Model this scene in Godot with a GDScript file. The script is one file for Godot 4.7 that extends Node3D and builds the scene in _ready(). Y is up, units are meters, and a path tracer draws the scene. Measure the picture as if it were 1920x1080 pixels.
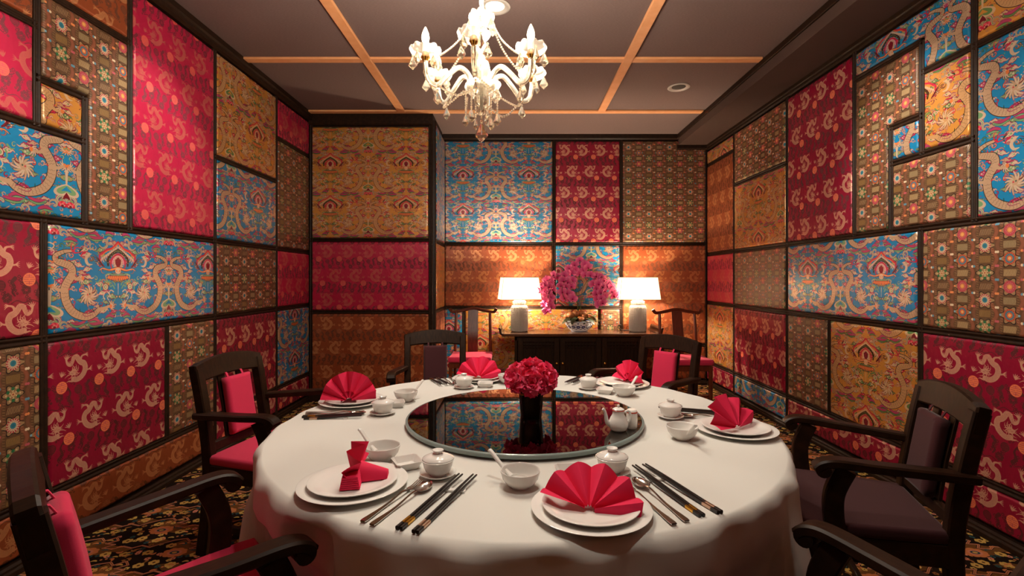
extends Node3D
# A private dining room walled in padded brocade panels. Depth runs along -Z; the camera stands at x = 0, z = 0.

const TAU_ := PI * 2.0
const TY := 0.75          # table top
const TC := Vector3(0.03, 0, -1.955)   # table centre
var M := {}
var names := {}
var rng := RandomNumberGenerator.new()


func _ready() -> void:
	rng.seed = 7
	view()
	materials()
	room()
	table()
	settings()
	centre()
	chairs()
	sideboard()
	chandelier()


func view() -> void:
	var cam := Camera3D.new()
	cam.name = "camera"
	cam.projection = Camera3D.PROJECTION_FRUSTUM
	cam.near = 0.05
	cam.far = 40.0
	cam.size = 0.05 * 1080.0 / 937.0
	cam.frustum_offset = Vector2(-5.0, -18.0) / 937.0 * 0.05
	cam.position = Vector3(0, 1.30, 0)
	add_child(cam)
	cam.current = true
	var we := WorldEnvironment.new()
	we.name = "world"
	var e := Environment.new()
	e.background_mode = Environment.BG_COLOR
	e.background_color = Color(0, 0, 0)
	e.tonemap_mode = Environment.TONE_MAPPER_LINEAR
	e.tonemap_exposure = 0.74
	e.sdfgi_enabled = true
	e.ssao_enabled = true
	e.ssil_enabled = true
	we.environment = e
	add_child(we)


# ---------------------------------------------------------------- naming and tagging

func numbered(called: String) -> String:
	var k: int = names.get(called, 0)
	names[called] = k + 1
	return called if k == 0 else "%s_%03d" % [called, k]


func put(called: String, mesh: Mesh, mat: Material, parent: Node = null, xf := Transform3D()) -> MeshInstance3D:
	var o := MeshInstance3D.new()
	o.mesh = mesh
	o.material_override = mat
	o.transform = xf
	if parent == null:
		o.name = numbered(called)
		add_child(o, true)
	else:
		var k := 0
		for c in parent.get_children():
			if c.get_meta("base", "") == called:
				k += 1
		o.name = called if k == 0 else "%s_%03d" % [called, k]
		o.set_meta("base", called)
		parent.add_child(o, true)
	return o


func tag(o: Node, label: String, category: String, group := "") -> Node:
	o.set_meta("label", label)
	o.set_meta("category", category)
	if group != "":
		o.set_meta("group", group)
	return o


func thing(called: String, label: String, category: String, at := Vector3.ZERO, turn := 0.0, group := "") -> Node3D:
	var o := Node3D.new()
	o.name = numbered(called)
	o.position = at
	o.rotation.y = turn
	add_child(o, true)
	tag(o, label, category, group)
	return o


func dup(o: Node3D, label: String, at: Vector3, turn := 0.0, group := "") -> Node3D:
	var base := String(o.name)
	if base.length() > 4 and base.substr(base.length() - 4, 1) == "_" and base.substr(base.length() - 3).is_valid_int():
		base = base.substr(0, base.length() - 4)
	var c: Node3D = o.duplicate()
	c.name = numbered(base)
	add_child(c, true)
	c.position = at
	c.rotation.y = turn
	c.set_meta("label", label)
	if group != "":
		c.set_meta("group", group)
	return c


func struct(called: String, mesh: Mesh, mat: Material, xf := Transform3D()) -> MeshInstance3D:
	var o := put(called, mesh, mat, null, xf)
	o.set_meta("kind", "structure")
	return o


func at(p: Vector3) -> Transform3D:
	return Transform3D(Basis(), p)


func pose(p: Vector3, turn := 0.0) -> Transform3D:
	return Transform3D(Basis(Vector3.UP, turn), p)


# ---------------------------------------------------------------- mesh building

class Mb:
	var v := PackedVector3Array()
	var n := PackedVector3Array()
	var t := PackedVector2Array()
	var c := PackedColorArray()
	var ix := PackedInt32Array()
	var col := Color.WHITE

	func vert(p: Vector3, nn: Vector3, uv := Vector2.ZERO) -> int:
		v.append(p)
		n.append(nn)
		t.append(uv)
		c.append(col)
		return v.size() - 1

	func tri(a: int, b: int, d: int) -> void:
		var g := (v[b] - v[a]).cross(v[d] - v[a])
		if g.dot(n[a] + n[b] + n[d]) > 0.0:
			ix.append_array(PackedInt32Array([a, d, b]))
		else:
			ix.append_array(PackedInt32Array([a, b, d]))

	func quad(a: int, b: int, d: int, e: int) -> void:
		tri(a, b, d)
		tri(a, d, e)

	func flat(ps: Array, inner: Vector3) -> void:
		# a flat convex face whose normal points away from inner
		var a: Vector3 = ps[0]
		var nn := Vector3.ZERO
		for k in range(1, ps.size() - 1):
			nn += (ps[k] - a).cross(ps[k + 1] - a)
		nn = nn.normalized()
		if nn.dot(a - inner) < 0.0:
			nn = -nn
		var id := []
		for p in ps:
			id.append(vert(p, nn))
		for k in range(1, ps.size() - 1):
			tri(id[0], id[k], id[k + 1])

	func add(o: Mb, xf := Transform3D()) -> Mb:
		var k := v.size()
		var nb := xf.basis.inverse().transposed()
		var flip := xf.basis.determinant() < 0.0
		for i in o.v.size():
			v.append(xf * o.v[i])
			n.append((nb * o.n[i]).normalized())
		t.append_array(o.t)
		c.append_array(o.c)
		for i in range(0, o.ix.size(), 3):
			ix.append(o.ix[i] + k)
			ix.append(o.ix[i + (2 if flip else 1)] + k)
			ix.append(o.ix[i + (1 if flip else 2)] + k)
		return self

	func grid(nu: int, nv: int, f: Callable, wrap := false) -> Mb:
		# f(u, v) gives a point, u and v in 0..1; normals from neighbours
		var ps := []
		for j in nv + 1:
			for i in nu + 1:
				ps.append(f.call(float(i) / nu, float(j) / nv))
		var k := v.size()
		for j in nv + 1:
			for i in nu + 1:
				var i0 := i - 1 if i > 0 else (nu - 1 if wrap else 0)
				var i1 := i + 1 if i < nu else (1 if wrap else nu)
				var j0 := maxi(j - 1, 0)
				var j1 := mini(j + 1, nv)
				var du: Vector3 = ps[j * (nu + 1) + i1] - ps[j * (nu + 1) + i0]
				var dv: Vector3 = ps[j1 * (nu + 1) + i] - ps[j0 * (nu + 1) + i]
				var nn := du.cross(dv)
				if nn.length() < 1e-12:
					nn = Vector3.UP
				vert(ps[j * (nu + 1) + i], nn.normalized(), Vector2(float(i) / nu, float(j) / nv))
		for j in nv:
			for i in nu:
				var a := k + j * (nu + 1) + i
				quad(a, a + 1, a + nu + 2, a + nu + 1)
		return self

	func lathe(pr: Array, seg := 40, crease := 0.7) -> Mb:
		# pr: Vector2(radius, height) from one end to the other; the outside lies to the right of the way
		var rows := []
		for k in pr.size():
			var p: Vector2 = pr[k]
			var a := Vector2.ZERO
			var b := Vector2.ZERO
			if k > 0:
				var d: Vector2 = p - pr[k - 1]
				a = Vector2(d.y, -d.x).normalized()
			if k < pr.size() - 1:
				var d2: Vector2 = pr[k + 1] - p
				b = Vector2(d2.y, -d2.x).normalized()
			if k == 0:
				rows.append([p, b])
			elif k == pr.size() - 1:
				rows.append([p, a])
			elif a.dot(b) > crease:
				rows.append([p, (a + b).normalized()])
			else:
				rows.append([p, a])
				rows.append([p, b])
		var k0 := v.size()
		for r in rows:
			for i in seg + 1:
				var w := TAU * i / seg
				var p: Vector2 = r[0]
				var m: Vector2 = r[1]
				vert(Vector3(p.x * cos(w), p.y, p.x * sin(w)), Vector3(m.x * cos(w), m.y, m.x * sin(w)), Vector2(float(i) / seg, p.y))
		for j in rows.size() - 1:
			if (rows[j][0] as Vector2).distance_to(rows[j + 1][0]) < 1e-7:
				continue
			for i in seg:
				var a0 := k0 + j * (seg + 1) + i
				quad(a0, a0 + 1, a0 + seg + 2, a0 + seg + 1)
		return self

	func tube(ps: Array, rs: Array, seg := 8, caps := true) -> Mb:
		var k0 := v.size()
		var side := Vector3.ZERO
		for k in ps.size():
			var d: Vector3 = (ps[mini(k + 1, ps.size() - 1)] - ps[maxi(k - 1, 0)]).normalized()
			if side == Vector3.ZERO:
				side = d.cross(Vector3.UP if absf(d.y) < 0.9 else Vector3.RIGHT).normalized()
			side = (side - d * side.dot(d)).normalized()
			var up := d.cross(side)
			var r: float = rs[mini(k, rs.size() - 1)]
			for i in seg + 1:
				var w := TAU * i / seg
				var nn := side * cos(w) + up * sin(w)
				vert(ps[k] + nn * r, nn, Vector2(float(i) / seg, float(k)))
		for j in ps.size() - 1:
			for i in seg:
				var a0 := k0 + j * (seg + 1) + i
				quad(a0, a0 + 1, a0 + seg + 2, a0 + seg + 1)
		if caps:
			for e in [0, ps.size() - 1]:
				var d2: Vector3 = (ps[0] - ps[1] if e == 0 else ps[e] - ps[e - 1]).normalized()
				var cc := vert(ps[e], d2)
				for i in seg:
					var q := vert(v[k0 + e * (seg + 1) + i], d2)
					var q2 := vert(v[k0 + e * (seg + 1) + i + 1], d2)
					tri(cc, q, q2)
		return self

	func bar(ps: Array, sizes: Array, wide: Vector3, ch := 0.15) -> Mb:
		# a chamfered rectangular bar along ps; sizes: Vector2(along wide, across); wide: the direction of the first measure
		var rings := []
		for k in ps.size():
			var d: Vector3 = (ps[mini(k + 1, ps.size() - 1)] - ps[maxi(k - 1, 0)]).normalized()
			var a := (wide - d * wide.dot(d)).normalized()
			var b := d.cross(a)
			var s: Vector2 = sizes[mini(k, sizes.size() - 1)] * 0.5
			var q := minf(s.x, s.y) * 2.0 * ch
			var ring := []
			for w in [[1, 1, 0], [1, 1, 1], [-1, 1, 1], [-1, 1, 0], [-1, -1, 0], [-1, -1, 1], [1, -1, 1], [1, -1, 0]]:
				var cx: float = w[0] * (s.x - (q if w[2] == 1 else 0.0))
				var cy: float = w[1] * (s.y - (0.0 if w[2] == 1 else q))
				ring.append([a * cx + b * cy, ps[k]])
			rings.append(ring)
		for i in 8:
			var i2 := (i + 1) % 8
			var id := []
			for r in rings:
				var p0: Vector3 = r[i][0]
				var p1: Vector3 = r[i2][0]
				var c0: Vector3 = r[i][1]
				var nn := p0 + p1
				id.append([p0 + c0, p1 + c0, nn])
			var last := []
			for k in id.size():
				var pa: Vector3 = id[k][0]
				var pb: Vector3 = id[k][1]
				var along: Vector3 = id[mini(k + 1, id.size() - 1)][0] - id[maxi(k - 1, 0)][0]
				var nn: Vector3 = (pb - pa).cross(along).normalized()
				if nn.dot(id[k][2]) < 0.0:
					nn = -nn
				var cur := [vert(pa, nn), vert(pb, nn)]
				if k > 0:
					quad(last[0], last[1], cur[1], cur[0])
				last = cur
		for e in [0, ps.size() - 1]:
			var pl := []
			for q2 in rings[e]:
				pl.append(q2[0] + q2[1])
			flat(pl, ps[1] if e == 0 else ps[e - 1])
		return self

	func box(size: Vector3, mid := Vector3.ZERO, ch := 0.004) -> Mb:
		var h := size * 0.5
		var q := minf(ch, minf(h.x, minf(h.y, h.z)) * 0.9)
		for ax in 3:
			for s in [-1.0, 1.0]:
				var b := (ax + 1) % 3
				var d := (ax + 2) % 3
				var ps := []
				for w in [[1, 1], [-1, 1], [-1, -1], [1, -1]]:
					var p := Vector3.ZERO
					p[ax] = s * h[ax]
					p[b] = w[0] * (h[b] - q)
					p[d] = w[1] * (h[d] - q)
					ps.append(p + mid)
				flat(ps, mid)
		for ax in 3:
			var b := (ax + 1) % 3
			var d := (ax + 2) % 3
			for s1 in [-1.0, 1.0]:
				for s2 in [-1.0, 1.0]:
					var ps := []
					for w in [[1, 0], [1, 1], [-1, 1], [-1, 0]]:
						var p := Vector3.ZERO
						p[ax] = w[0] * (h[ax] - q)
						p[b] = s1 * (h[b] - (q if w[1] == 1 else 0.0))
						p[d] = s2 * (h[d] - (0.0 if w[1] == 1 else q))
						ps.append(p + mid)
					flat(ps, mid)
		for s0 in [-1.0, 1.0]:
			for s1 in [-1.0, 1.0]:
				for s2 in [-1.0, 1.0]:
					flat([mid + Vector3(s0 * h.x, s1 * (h.y - q), s2 * (h.z - q)), mid + Vector3(s0 * (h.x - q), s1 * h.y, s2 * (h.z - q)), mid + Vector3(s0 * (h.x - q), s1 * (h.y - q), s2 * h.z)], mid)
		return self

	func pad(poly: PackedVector2Array, y0: float, y1: float, r: float, dome := 0.0, both := true, step := 0.03) -> Mb:
		# a cushion: outline poly in x, z between heights y0 and y1, edges rounded by r, top domed
		var pl := poly
		if not Geometry2D.is_polygon_clockwise(pl):
			pl = pl.duplicate()
			pl.reverse()
		var pts := []
		for k in pl.size():
			var a := pl[k]
			var b := pl[(k + 1) % pl.size()]
			var cnt := maxi(1, int(a.distance_to(b) / step))
			for i in cnt:
				pts.append(a.lerp(b, float(i) / cnt))
		var mid := Vector2.ZERO
		for p in pts:
			mid += p / pts.size()
		var rows := []
		var prof := []
		var st := 5
		if both:
			for i in st:
				var w := PI * 0.5 * i / st
				prof.append([r * (1.0 - sin(w)), y0 + r * (1.0 - cos(w)), -cos(w), sin(w)])
		else:
			prof.append([0.0, y0, 0.0, 1.0])
		for i in st + 1:
			var w := PI * 0.5 * i / st
			prof.append([r * (1.0 - cos(w)), y1 - r + r * sin(w), sin(w), cos(w)])
		for f in [0.3, 0.6, 0.85]:
			prof.append([f, y1, 1.0, 0.0, true])
		var k0 := v.size()
		for pf in prof:
			for i in pts.size():
				var a: Vector2 = pts[(i - 1 + pts.size()) % pts.size()]
				var b: Vector2 = pts[(i + 1) % pts.size()]
				var tg := (b - a).normalized()
				var out := Vector2(-tg.y, tg.x)
				if out.dot(pts[i] - mid) < 0.0:
					out = -out
				var p: Vector2
				var yy: float = pf[1]
				if pf.size() > 4:
					p = (pts[i] - out * r).lerp(mid, pf[0])
					yy += dome * (1.0 - pow(1.0 - pf[0], 2.0))
				else:
					p = pts[i] - out * pf[0]
				var nn := Vector3(out.x * pf[3], pf[2], out.y * pf[3])
				vert(Vector3(p.x, yy, p.y), nn.normalized(), p)
		var c2 := vert(Vector3(mid.x, y1 + dome, mid.y), Vector3.UP, mid)
		var m := pts.size()
		for j in prof.size() - 1:
			for i in m:
				quad(k0 + j * m + i, k0 + j * m + (i + 1) % m, k0 + (j + 1) * m + (i + 1) % m, k0 + (j + 1) * m + i)
		for i in m:
			tri(c2, k0 + (prof.size() - 1) * m + i, k0 + (prof.size() - 1) * m + (i + 1) % m)
		if both:
			var c3 := vert(Vector3(mid.x, y0, mid.y), Vector3.DOWN, mid)
			for i in m:
				tri(c3, k0 + i, k0 + (i + 1) % m)
		return self

	func slab(poly: PackedVector2Array, z0: float, z1: float, ch := 0.003) -> Mb:
		# an outline in x, y extruded along z, its edges chamfered
		var pl := poly
		if Geometry2D.is_polygon_clockwise(pl):
			pl = pl.duplicate()
			pl.reverse()
		var ins := PackedVector2Array()
		var m := pl.size()
		for k in m:
			var a := (pl[k] - pl[(k - 1 + m) % m]).normalized()
			var b := (pl[(k + 1) % m] - pl[k]).normalized()
			var na := Vector2(-a.y, a.x)
			var nb := Vector2(-b.y, b.x)
			var w := (na + nb) / maxf(0.3, 1.0 + na.dot(nb))
			ins.append(pl[k] + w * ch)
		# is_polygon_clockwise thinks in y-down terms; check that the inset went inwards
		if not Geometry2D.is_point_in_polygon(ins[0], pl):
			for k in m:
				ins[k] = pl[k] * 2.0 - ins[k]
		for s in [-1.0, 1.0]:
			var zz := z1 if s > 0.0 else z0
			var ts := Geometry2D.triangulate_polygon(ins)
			var k0 := v.size()
			for p in ins:
				vert(Vector3(p.x, p.y, zz), Vector3(0, 0, s), p)
			for i in range(0, ts.size(), 3):
				tri(k0 + ts[i], k0 + ts[i + 1], k0 + ts[i + 2])
			for k in m:
				var k2 := (k + 1) % m
				var zi: float = zz - s * ch
				var oa := pl[k] - ins[k] + pl[k2] - ins[k2]
				var nn := Vector3(oa.x, oa.y, 0).normalized()
				var n2 := (nn + Vector3(0, 0, s)).normalized()
				quad(vert(Vector3(ins[k].x, ins[k].y, zz), n2), vert(Vector3(ins[k2].x, ins[k2].y, zz), n2), vert(Vector3(pl[k2].x, pl[k2].y, zi), n2), vert(Vector3(pl[k].x, pl[k].y, zi), n2))
		for k in m:
			var k2 := (k + 1) % m
			var oa := pl[k] - ins[k] + pl[k2] - ins[k2]
			var nn := Vector3(oa.x, oa.y, 0).normalized()
			quad(vert(Vector3(pl[k].x, pl[k].y, z0 + ch), nn), vert(Vector3(pl[k2].x, pl[k2].y, z0 + ch), nn), vert(Vector3(pl[k2].x, pl[k2].y, z1 - ch), nn), vert(Vector3(pl[k].x, pl[k].y, z1 - ch), nn))
		return self

	func ball(r: float, mid := Vector3.ZERO, nu := 10, nv := 6) -> Mb:
		var k0 := v.size()
		for j in nv + 1:
			for i in nu + 1:
				var a := PI * j / nv
				var w := TAU * i / nu
				var d := Vector3(sin(a) * cos(w), cos(a), sin(a) * sin(w))
				vert(mid + d * r, d)
		for j in nv:
			for i in nu:
				var q := k0 + j * (nu + 1) + i
				quad(q, q + 1, q + nu + 2, q + nu + 1)
		return self

	func mesh() -> ArrayMesh:
		var a := []
		a.resize(Mesh.ARRAY_MAX)
		a[Mesh.ARRAY_VERTEX] = v
		a[Mesh.ARRAY_NORMAL] = n
		a[Mesh.ARRAY_TEX_UV] = t
		a[Mesh.ARRAY_COLOR] = c
		a[Mesh.ARRAY_INDEX] = ix
		var m := ArrayMesh.new()
		m.add_surface_from_arrays(Mesh.PRIMITIVE_TRIANGLES, a)
		return m


func smooth_path(ps: Array, per := 6) -> Array:
	var out := []
	for k in ps.size() - 1:
		var a = ps[maxi(k - 1, 0)]
		var b = ps[k]
		var c = ps[k + 1]
		var d = ps[mini(k + 2, ps.size() - 1)]
		for i in per:
			var s := float(i) / per
			out.append(b.cubic_interpolate(c, a, d, s))
	out.append(ps[ps.size() - 1])
	return out


# ---------------------------------------------------------------- woven patterns, drawn thread by thread colour

class Loom:
	var im: Image
	var om: Image          # red: roughness, green: metallic sheen of the thread
	var w: int
	var h: int
	var mirror := false
	var off := Vector2.ZERO
	var flip := 1.0
	var k := 1.0

	func _init(ww: int, hh: int) -> void:
		w = ww
		h = hh
		im = Image.create(w, h, false, Image.FORMAT_RGB8)
		om = Image.create(w, h, false, Image.FORMAT_RGB8)

	func ground(c: Color, ro: float, me: float) -> void:
		im.fill(c)
		om.fill(Color(ro, me, 0))

	func span(x0: int, x1: int, y: int, c: Color, s: Color) -> void:
		y = posmod(y, h)
		if x1 - x0 >= w:
			x0 = 0
			x1 = w
		var a := posmod(x0, w)
		var n := x1 - x0
		var m := mini(n, w - a)
		im.fill_rect(Rect2i(a, y, m, 1), c)
		om.fill_rect(Rect2i(a, y, m, 1), s)
		if n > m:
			im.fill_rect(Rect2i(0, y, n - m, 1), c)
			om.fill_rect(Rect2i(0, y, n - m, 1), s)

	func fill(p: PackedVector2Array, c: Color, s: Color) -> void:
		var lo := INF
		var hi := -INF
		for q in p:
			lo = minf(lo, q.y)
			hi = maxf(hi, q.y)
		var m := p.size()
		for y in range(int(floor(lo)), int(ceil(hi)) + 1):
			var yy := y + 0.5
			var xs := PackedFloat32Array()
			for i in m:
				var a := p[i]
				var b := p[(i + 1) % m]
				if (a.y <= yy) != (b.y <= yy):
					xs.append(a.x + (yy - a.y) / (b.y - a.y) * (b.x - a.x))
			xs.sort()
			for i in range(0, xs.size() - 1, 2):
				var x0 := int(round(xs[i]))
				var x1 := int(round(xs[i + 1]))
				if x1 > x0:
					span(x0, x1, y, c, s)

	func tp(p: Vector2) -> Vector2:
		return Vector2(p.x * flip * k, p.y * k) + off

	func poly(p: PackedVector2Array, c: Color, s := Color(0.5, 0, 0)) -> void:
		var q := PackedVector2Array()
		for a in p:
			q.append(tp(a))
		fill(q, c, s)
		if mirror:
			for i in q.size():
				q[i].x = w - q[i].x
			fill(q, c, s)

	func disc(p: Vector2, r: float, c: Color, s := Color(0.5, 0, 0), ry := 0.0) -> void:
		var q := PackedVector2Array()
		var n := clampi(int(r * k * 0.8) + 6, 6, 28)
		for i in n:
			q.append(p + Vector2(cos(TAU * i / n) * r, sin(TAU * i / n) * (ry if ry > 0.0 else r)))
		poly(q, c, s)

	func curve(p: Array, w0: float, w1: float, c: Color, s := Color(0.5, 0, 0), belly := 0.0) -> void:
		# a smooth brush stroke through p, w0 wide at its start and w1 at its end
		var pts := []
		for i in p.size() - 1:
			var a: Vector2 = p[maxi(i - 1, 0)]
			var b: Vector2 = p[i]
			var d: Vector2 = p[i + 1]
			var e: Vector2 = p[mini(i + 2, p.size() - 1)]
			for j in 5:
				pts.append(b.cubic_interpolate(d, a, e, j / 5.0))
		pts.append(p[p.size() - 1])
		var last := []
		for i in pts.size():
			var f := float(i) / (pts.size() - 1)
			var ww := (lerpf(w0, w1, f) + belly * sin(PI * f)) * 0.5
			var d: Vector2 = (pts[mini(i + 1, pts.size() - 1)] - pts[maxi(i - 1, 0)]).normalized()
			var nn := Vector2(-d.y, d.x) * ww
			var cur := [pts[i] + nn, pts[i] - nn]
			if i > 0:
				poly(PackedVector2Array([last[0], last[1], cur[1], cur[0]]), c, s)
			if ww * k > 1.2:
				disc(pts[i], ww, c, s)
			last = cur

	func tex() -> ImageTexture:
		im.generate_mipmaps()
		return ImageTexture.create_from_image(im)

	func sheen() -> ImageTexture:
		return ImageTexture.create_from_image(om)


func swirl(l: Loom, p: Vector2, r: float, turn: float, hand: float, c: Color, c2: Color, ed: Color, s: Color) -> void:
	# a cloud scroll: a curl with a lobed tail, edged and cored
	for pass_ in 3:
		var ww := [r * 0.62, r * 0.46, r * 0.16]
		var cc := [ed, c, c2]
		var pts := []
		for i in 8:
			var a := turn + hand * i * 0.75
			var rr := r * (1.5 - i * 0.17)
			pts.append(p + Vector2(cos(a), sin(a)) * rr)
		l.curve(pts, ww[pass_] * 0.3, ww[pass_], cc[pass_], s, ww[pass_] * 0.5)


func wisp(l: Loom, ps: Array, wd: float, c: Color, ed: Color, s: Color) -> void:
	l.curve(ps, wd * 0.4 + 5.0, 4.0, ed, s, wd * 0.8)
	l.curve(ps, wd * 0.4, 1.0, c, s, wd * 0.7)


func brocade(gnd: Color, gs: Color, body: Color, gold: bool) -> Loom:
	var l := Loom.new(1024, 576)
	l.ground(gnd, gs.r, gs.g)
	l.mirror = true
	var S := Color(0.3, 0.3, 0)
	var cream := body.lightened(0.18)
	var red := Color("b8243c")
	var dred := Color("6d1420")
	var grn := Color("6f9468") if not gold else Color("5f7a45")
	var dgrn := Color("23463a") if not gold else Color("3c3a1c")
	var org := Color("d2703a")
	var prp := Color("8a2450")
	var dark := Color("3a2620")
	var r := RandomNumberGenerator.new()
	r.seed = 31
	# small cloud scrolls over the whole ground
	for i in 120:
		var p := Vector2(r.randf_range(6, 512), r.randf_range(0, 576))
		var cc: Color = [cream, grn, body, red, cream, dgrn][i % 6]
		swirl(l, p, r.randf_range(9, 17), r.randf() * TAU, 1.0 if r.randf() < 0.5 else -1.0, cc, [grn, cream, prp, dred, org][i % 5], [dark, prp, dred, dark][i % 4] if gold else [prp, gnd.darkened(0.4), dred, gnd.darkened(0.3)][i % 4], S)
	for i in 60:
		l.disc(Vector2(r.randf_range(6, 506), r.randf_range(0, 576)), r.randf_range(2.5, 6.0), [org, cream, red, grn][i % 4], S)
	# solid lobed clouds with long tails
	for i in 58:
		var p := Vector2(r.randf_range(10, 506), r.randf_range(0, 576))
		var hd := 1.0 if r.randf() < 0.5 else -1.0
		var z := r.randf_range(0.5, 0.9)
		var cc: Color = [cream, grn, cream, Color("a83a5c") if not gold else red, body, grn][i % 6]
		for pass_ in 3:
			var g: float = [4.0, 0.0, -6.0][pass_]
			var col: Color = [prp if i % 2 == 0 else dred, cc, [grn, cream, grn, cream, red, org][i % 6]][pass_]
			for q in [[0.0, 0.0, 15.0], [17.0, -9.0, 12.0], [30.0, 4.0, 13.0], [13.0, 10.0, 11.0]]:
				if pass_ == 2 and (q[0] as float) > 20.0:
					continue
				l.disc(p + Vector2(q[0] * hd, q[1]) * z, q[2] * z + g, col, S)
			if pass_ < 2:
				l.curve([p + Vector2(34 * hd, 6) * z, p + Vector2(52 * hd, 16) * z, p + Vector2(74 * hd, 8) * z], 16 * z + g, 3 + g * 0.5, col, S)
				l.curve([p + Vector2(-8 * hd, 4) * z, p + Vector2(-26 * hd, -8) * z, p + Vector2(-40 * hd, 4) * z], 14 * z + g, 3 + g * 0.5, col, S)
	# large clouds above and below the shrine
	for q in [[Vector2(120, 14), 30.0, 0.4, 1.0], [Vector2(70, -6), 24.0, 2.2, -1.0], [Vector2(175, 2), 22.0, 3.6, 1.0], [Vector2(246, 30), 22.0, 1.0, -1.0], [Vector2(215, 52), 18.0, 4.0, 1.0], [Vector2(470, 532), 30.0, 0.2, -1.0], [Vector2(430, 556), 24.0, 2.6, 1.0], [Vector2(505, 500), 20.0, 1.0, 1.0]]:
		swirl(l, q[0], q[1], q[2], q[3], cream, grn, prp, S)
	for q in [[Vector2(40, -50), Vector2(75, -62), Vector2(110, -48)], [Vector2(160, -30), Vector2(200, -46), Vector2(250, -34)], [Vector2(130, -18), Vector2(190, -12), Vector2(240, -22)], [Vector2(330, 20), Vector2(370, 6), Vector2(420, 16)], [Vector2(270, 540), Vector2(320, 552), Vector2(372, 540)]]:
		wisp(l, q, 18.0, Color("a83a5c"), prp, S)
		wisp(l, [q[0] + Vector2(6, 16), q[1] + Vector2(4, 18), q[2] + Vector2(8, 14)], 12.0, grn, dgrn, S)
	# the shrine arch on the axis
	l.curve([Vector2(0, 4), Vector2(36, 36), Vector2(60, 52), Vector2(96, 62), Vector2(130, 84), Vector2(158, 104), Vector2(150, 132)], 18, 13, red, S)
	l.curve([Vector2(0, 14), Vector2(36, 44), Vector2(62, 60), Vector2(98, 72), Vector2(128, 94), Vector2(144, 112)], 8, 6, org, S)
	for i in 9:
		var f := i / 8.0
		var p := Vector2(lerpf(8, 134, f), lerpf(40, 120, f))
		l.curve([p, p + Vector2(10, 22), p + Vector2(2, 38)], 15, 5, cream, S)
		l.curve([p + Vector2(2, 10), p + Vector2(8, 26)], 3, 2, prp, S)
	l.curve([Vector2(0, 62), Vector2(30, 76), Vector2(64, 100), Vector2(88, 128), Vector2(86, 168)], 24, 16, dark if not gold else Color("45220f"), S)
	for i in 7:
		var f := i / 6.0
		l.disc(Vector2(lerpf(6, 88, f), lerpf(66, 150, f * f)), 4.5, grn, S)
	l.curve([Vector2(0, 86), Vector2(30, 100), Vector2(58, 126), Vector2(66, 156), Vector2(58, 186)], 13, 11, red, S)
	l.curve([Vector2(0, 100), Vector2(26, 112), Vector2(46, 134), Vector2(50, 160)], 9, 8, Color("d88a9a") if not gold else org, S)
	l.disc(Vector2(0, 150), 44, cream, S, 48)
	for i in 9:
		var a := PI * 0.5 - PI * i / 8.0
		l.curve([Vector2(0, 150) + Vector2(cos(a), -sin(a)) * 30, Vector2(0, 150) + Vector2(cos(a), -sin(a)) * 45], 2.4, 2.4, prp, S)
	l.poly(PackedVector2Array([Vector2(-1, 108), Vector2(14, 122), Vector2(26, 128), Vector2(24, 156), Vector2(12, 178), Vector2(-1, 192)]), dred, S)
	for i in 4:
		l.curve([Vector2(0, 128 + i * 14), Vector2(20 - i * 3, 128 + i * 14)], 2.5, 2.5, red, S)
	# winged face and lotus below the shrine
	l.curve([Vector2(4, 188), Vector2(44, 196), Vector2(80, 202), Vector2(130, 190), Vector2(166, 206)], 26, 4, dark, S)
	l.curve([Vector2(4, 188), Vector2(44, 196), Vector2(80, 202), Vector2(130, 190), Vector2(160, 205)], 20, 3, org.lightened(0.12), S)
	l.curve([Vector2(18, 196), Vector2(60, 206), Vector2(110, 200)], 4, 2, dred, S)
	l.disc(Vector2(0, 206), 26, cream, S, 22)
	l.disc(Vector2(14, 206), 6, org, S)
	l.curve([Vector2(20, 168), Vector2(40, 176), Vector2(52, 164)], 6, 2, cream, S)
	l.curve([Vector2(0, 238), Vector2(40, 236), Vector2(80, 226), Vector2(112, 236)], 16, 5, grn, S)
	for i in 5:
		var x := 10.0 + i * 17.0
		l.poly(PackedVector2Array([Vector2(x - 13, 246), Vector2(x, 236), Vector2(x + 13, 244), Vector2(x + 5 + i * 2, 280 - i * 4), Vector2(x - 4, 284 - i * 4)]), dred, S)
		l.poly(PackedVector2Array([Vector2(x - 10, 248), Vector2(x, 240), Vector2(x + 10, 246), Vector2(x + 4 + i * 2, 276 - i * 4), Vector2(x - 3, 279 - i * 4)]), org, S)
	# spindle, discs and curls under the lotus
	l.curve([Vector2(0, 296), Vector2(0, 372)], 7, 3, cream, S)
	l.disc(Vector2(12, 388), 12, dgrn, S)
	l.disc(Vector2(12, 388), 7, cream, S)
	l.disc(Vector2(12, 388), 3, red, S)
	l.disc(Vector2(108, 318), 25, dred, S)
	l.disc(Vector2(108, 318), 21, cream, S)
	l.disc(Vector2(108, 318), 13, grn, S)
	l.disc(Vector2(106, 318), 7, cream, S)
	for q in [[Vector2(32, 330), Vector2(48, 306), Vector2(66, 318), Vector2(72, 296)], [Vector2(40, 352), Vector2(64, 340), Vector2(78, 360)], [Vector2(90, 352), Vector2(72, 374), Vector2(92, 392), Vector2(78, 412)], [Vector2(116, 360), Vector2(126, 382), Vector2(112, 402)], [Vector2(26, 306), Vector2(36, 286), Vector2(54, 282)], [Vector2(30, 410), Vector2(46, 426), Vector2(62, 418)]]:
		l.curve(q, 9, 5, cream if (q[0] as Vector2).x > 34.0 else grn, S)
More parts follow.
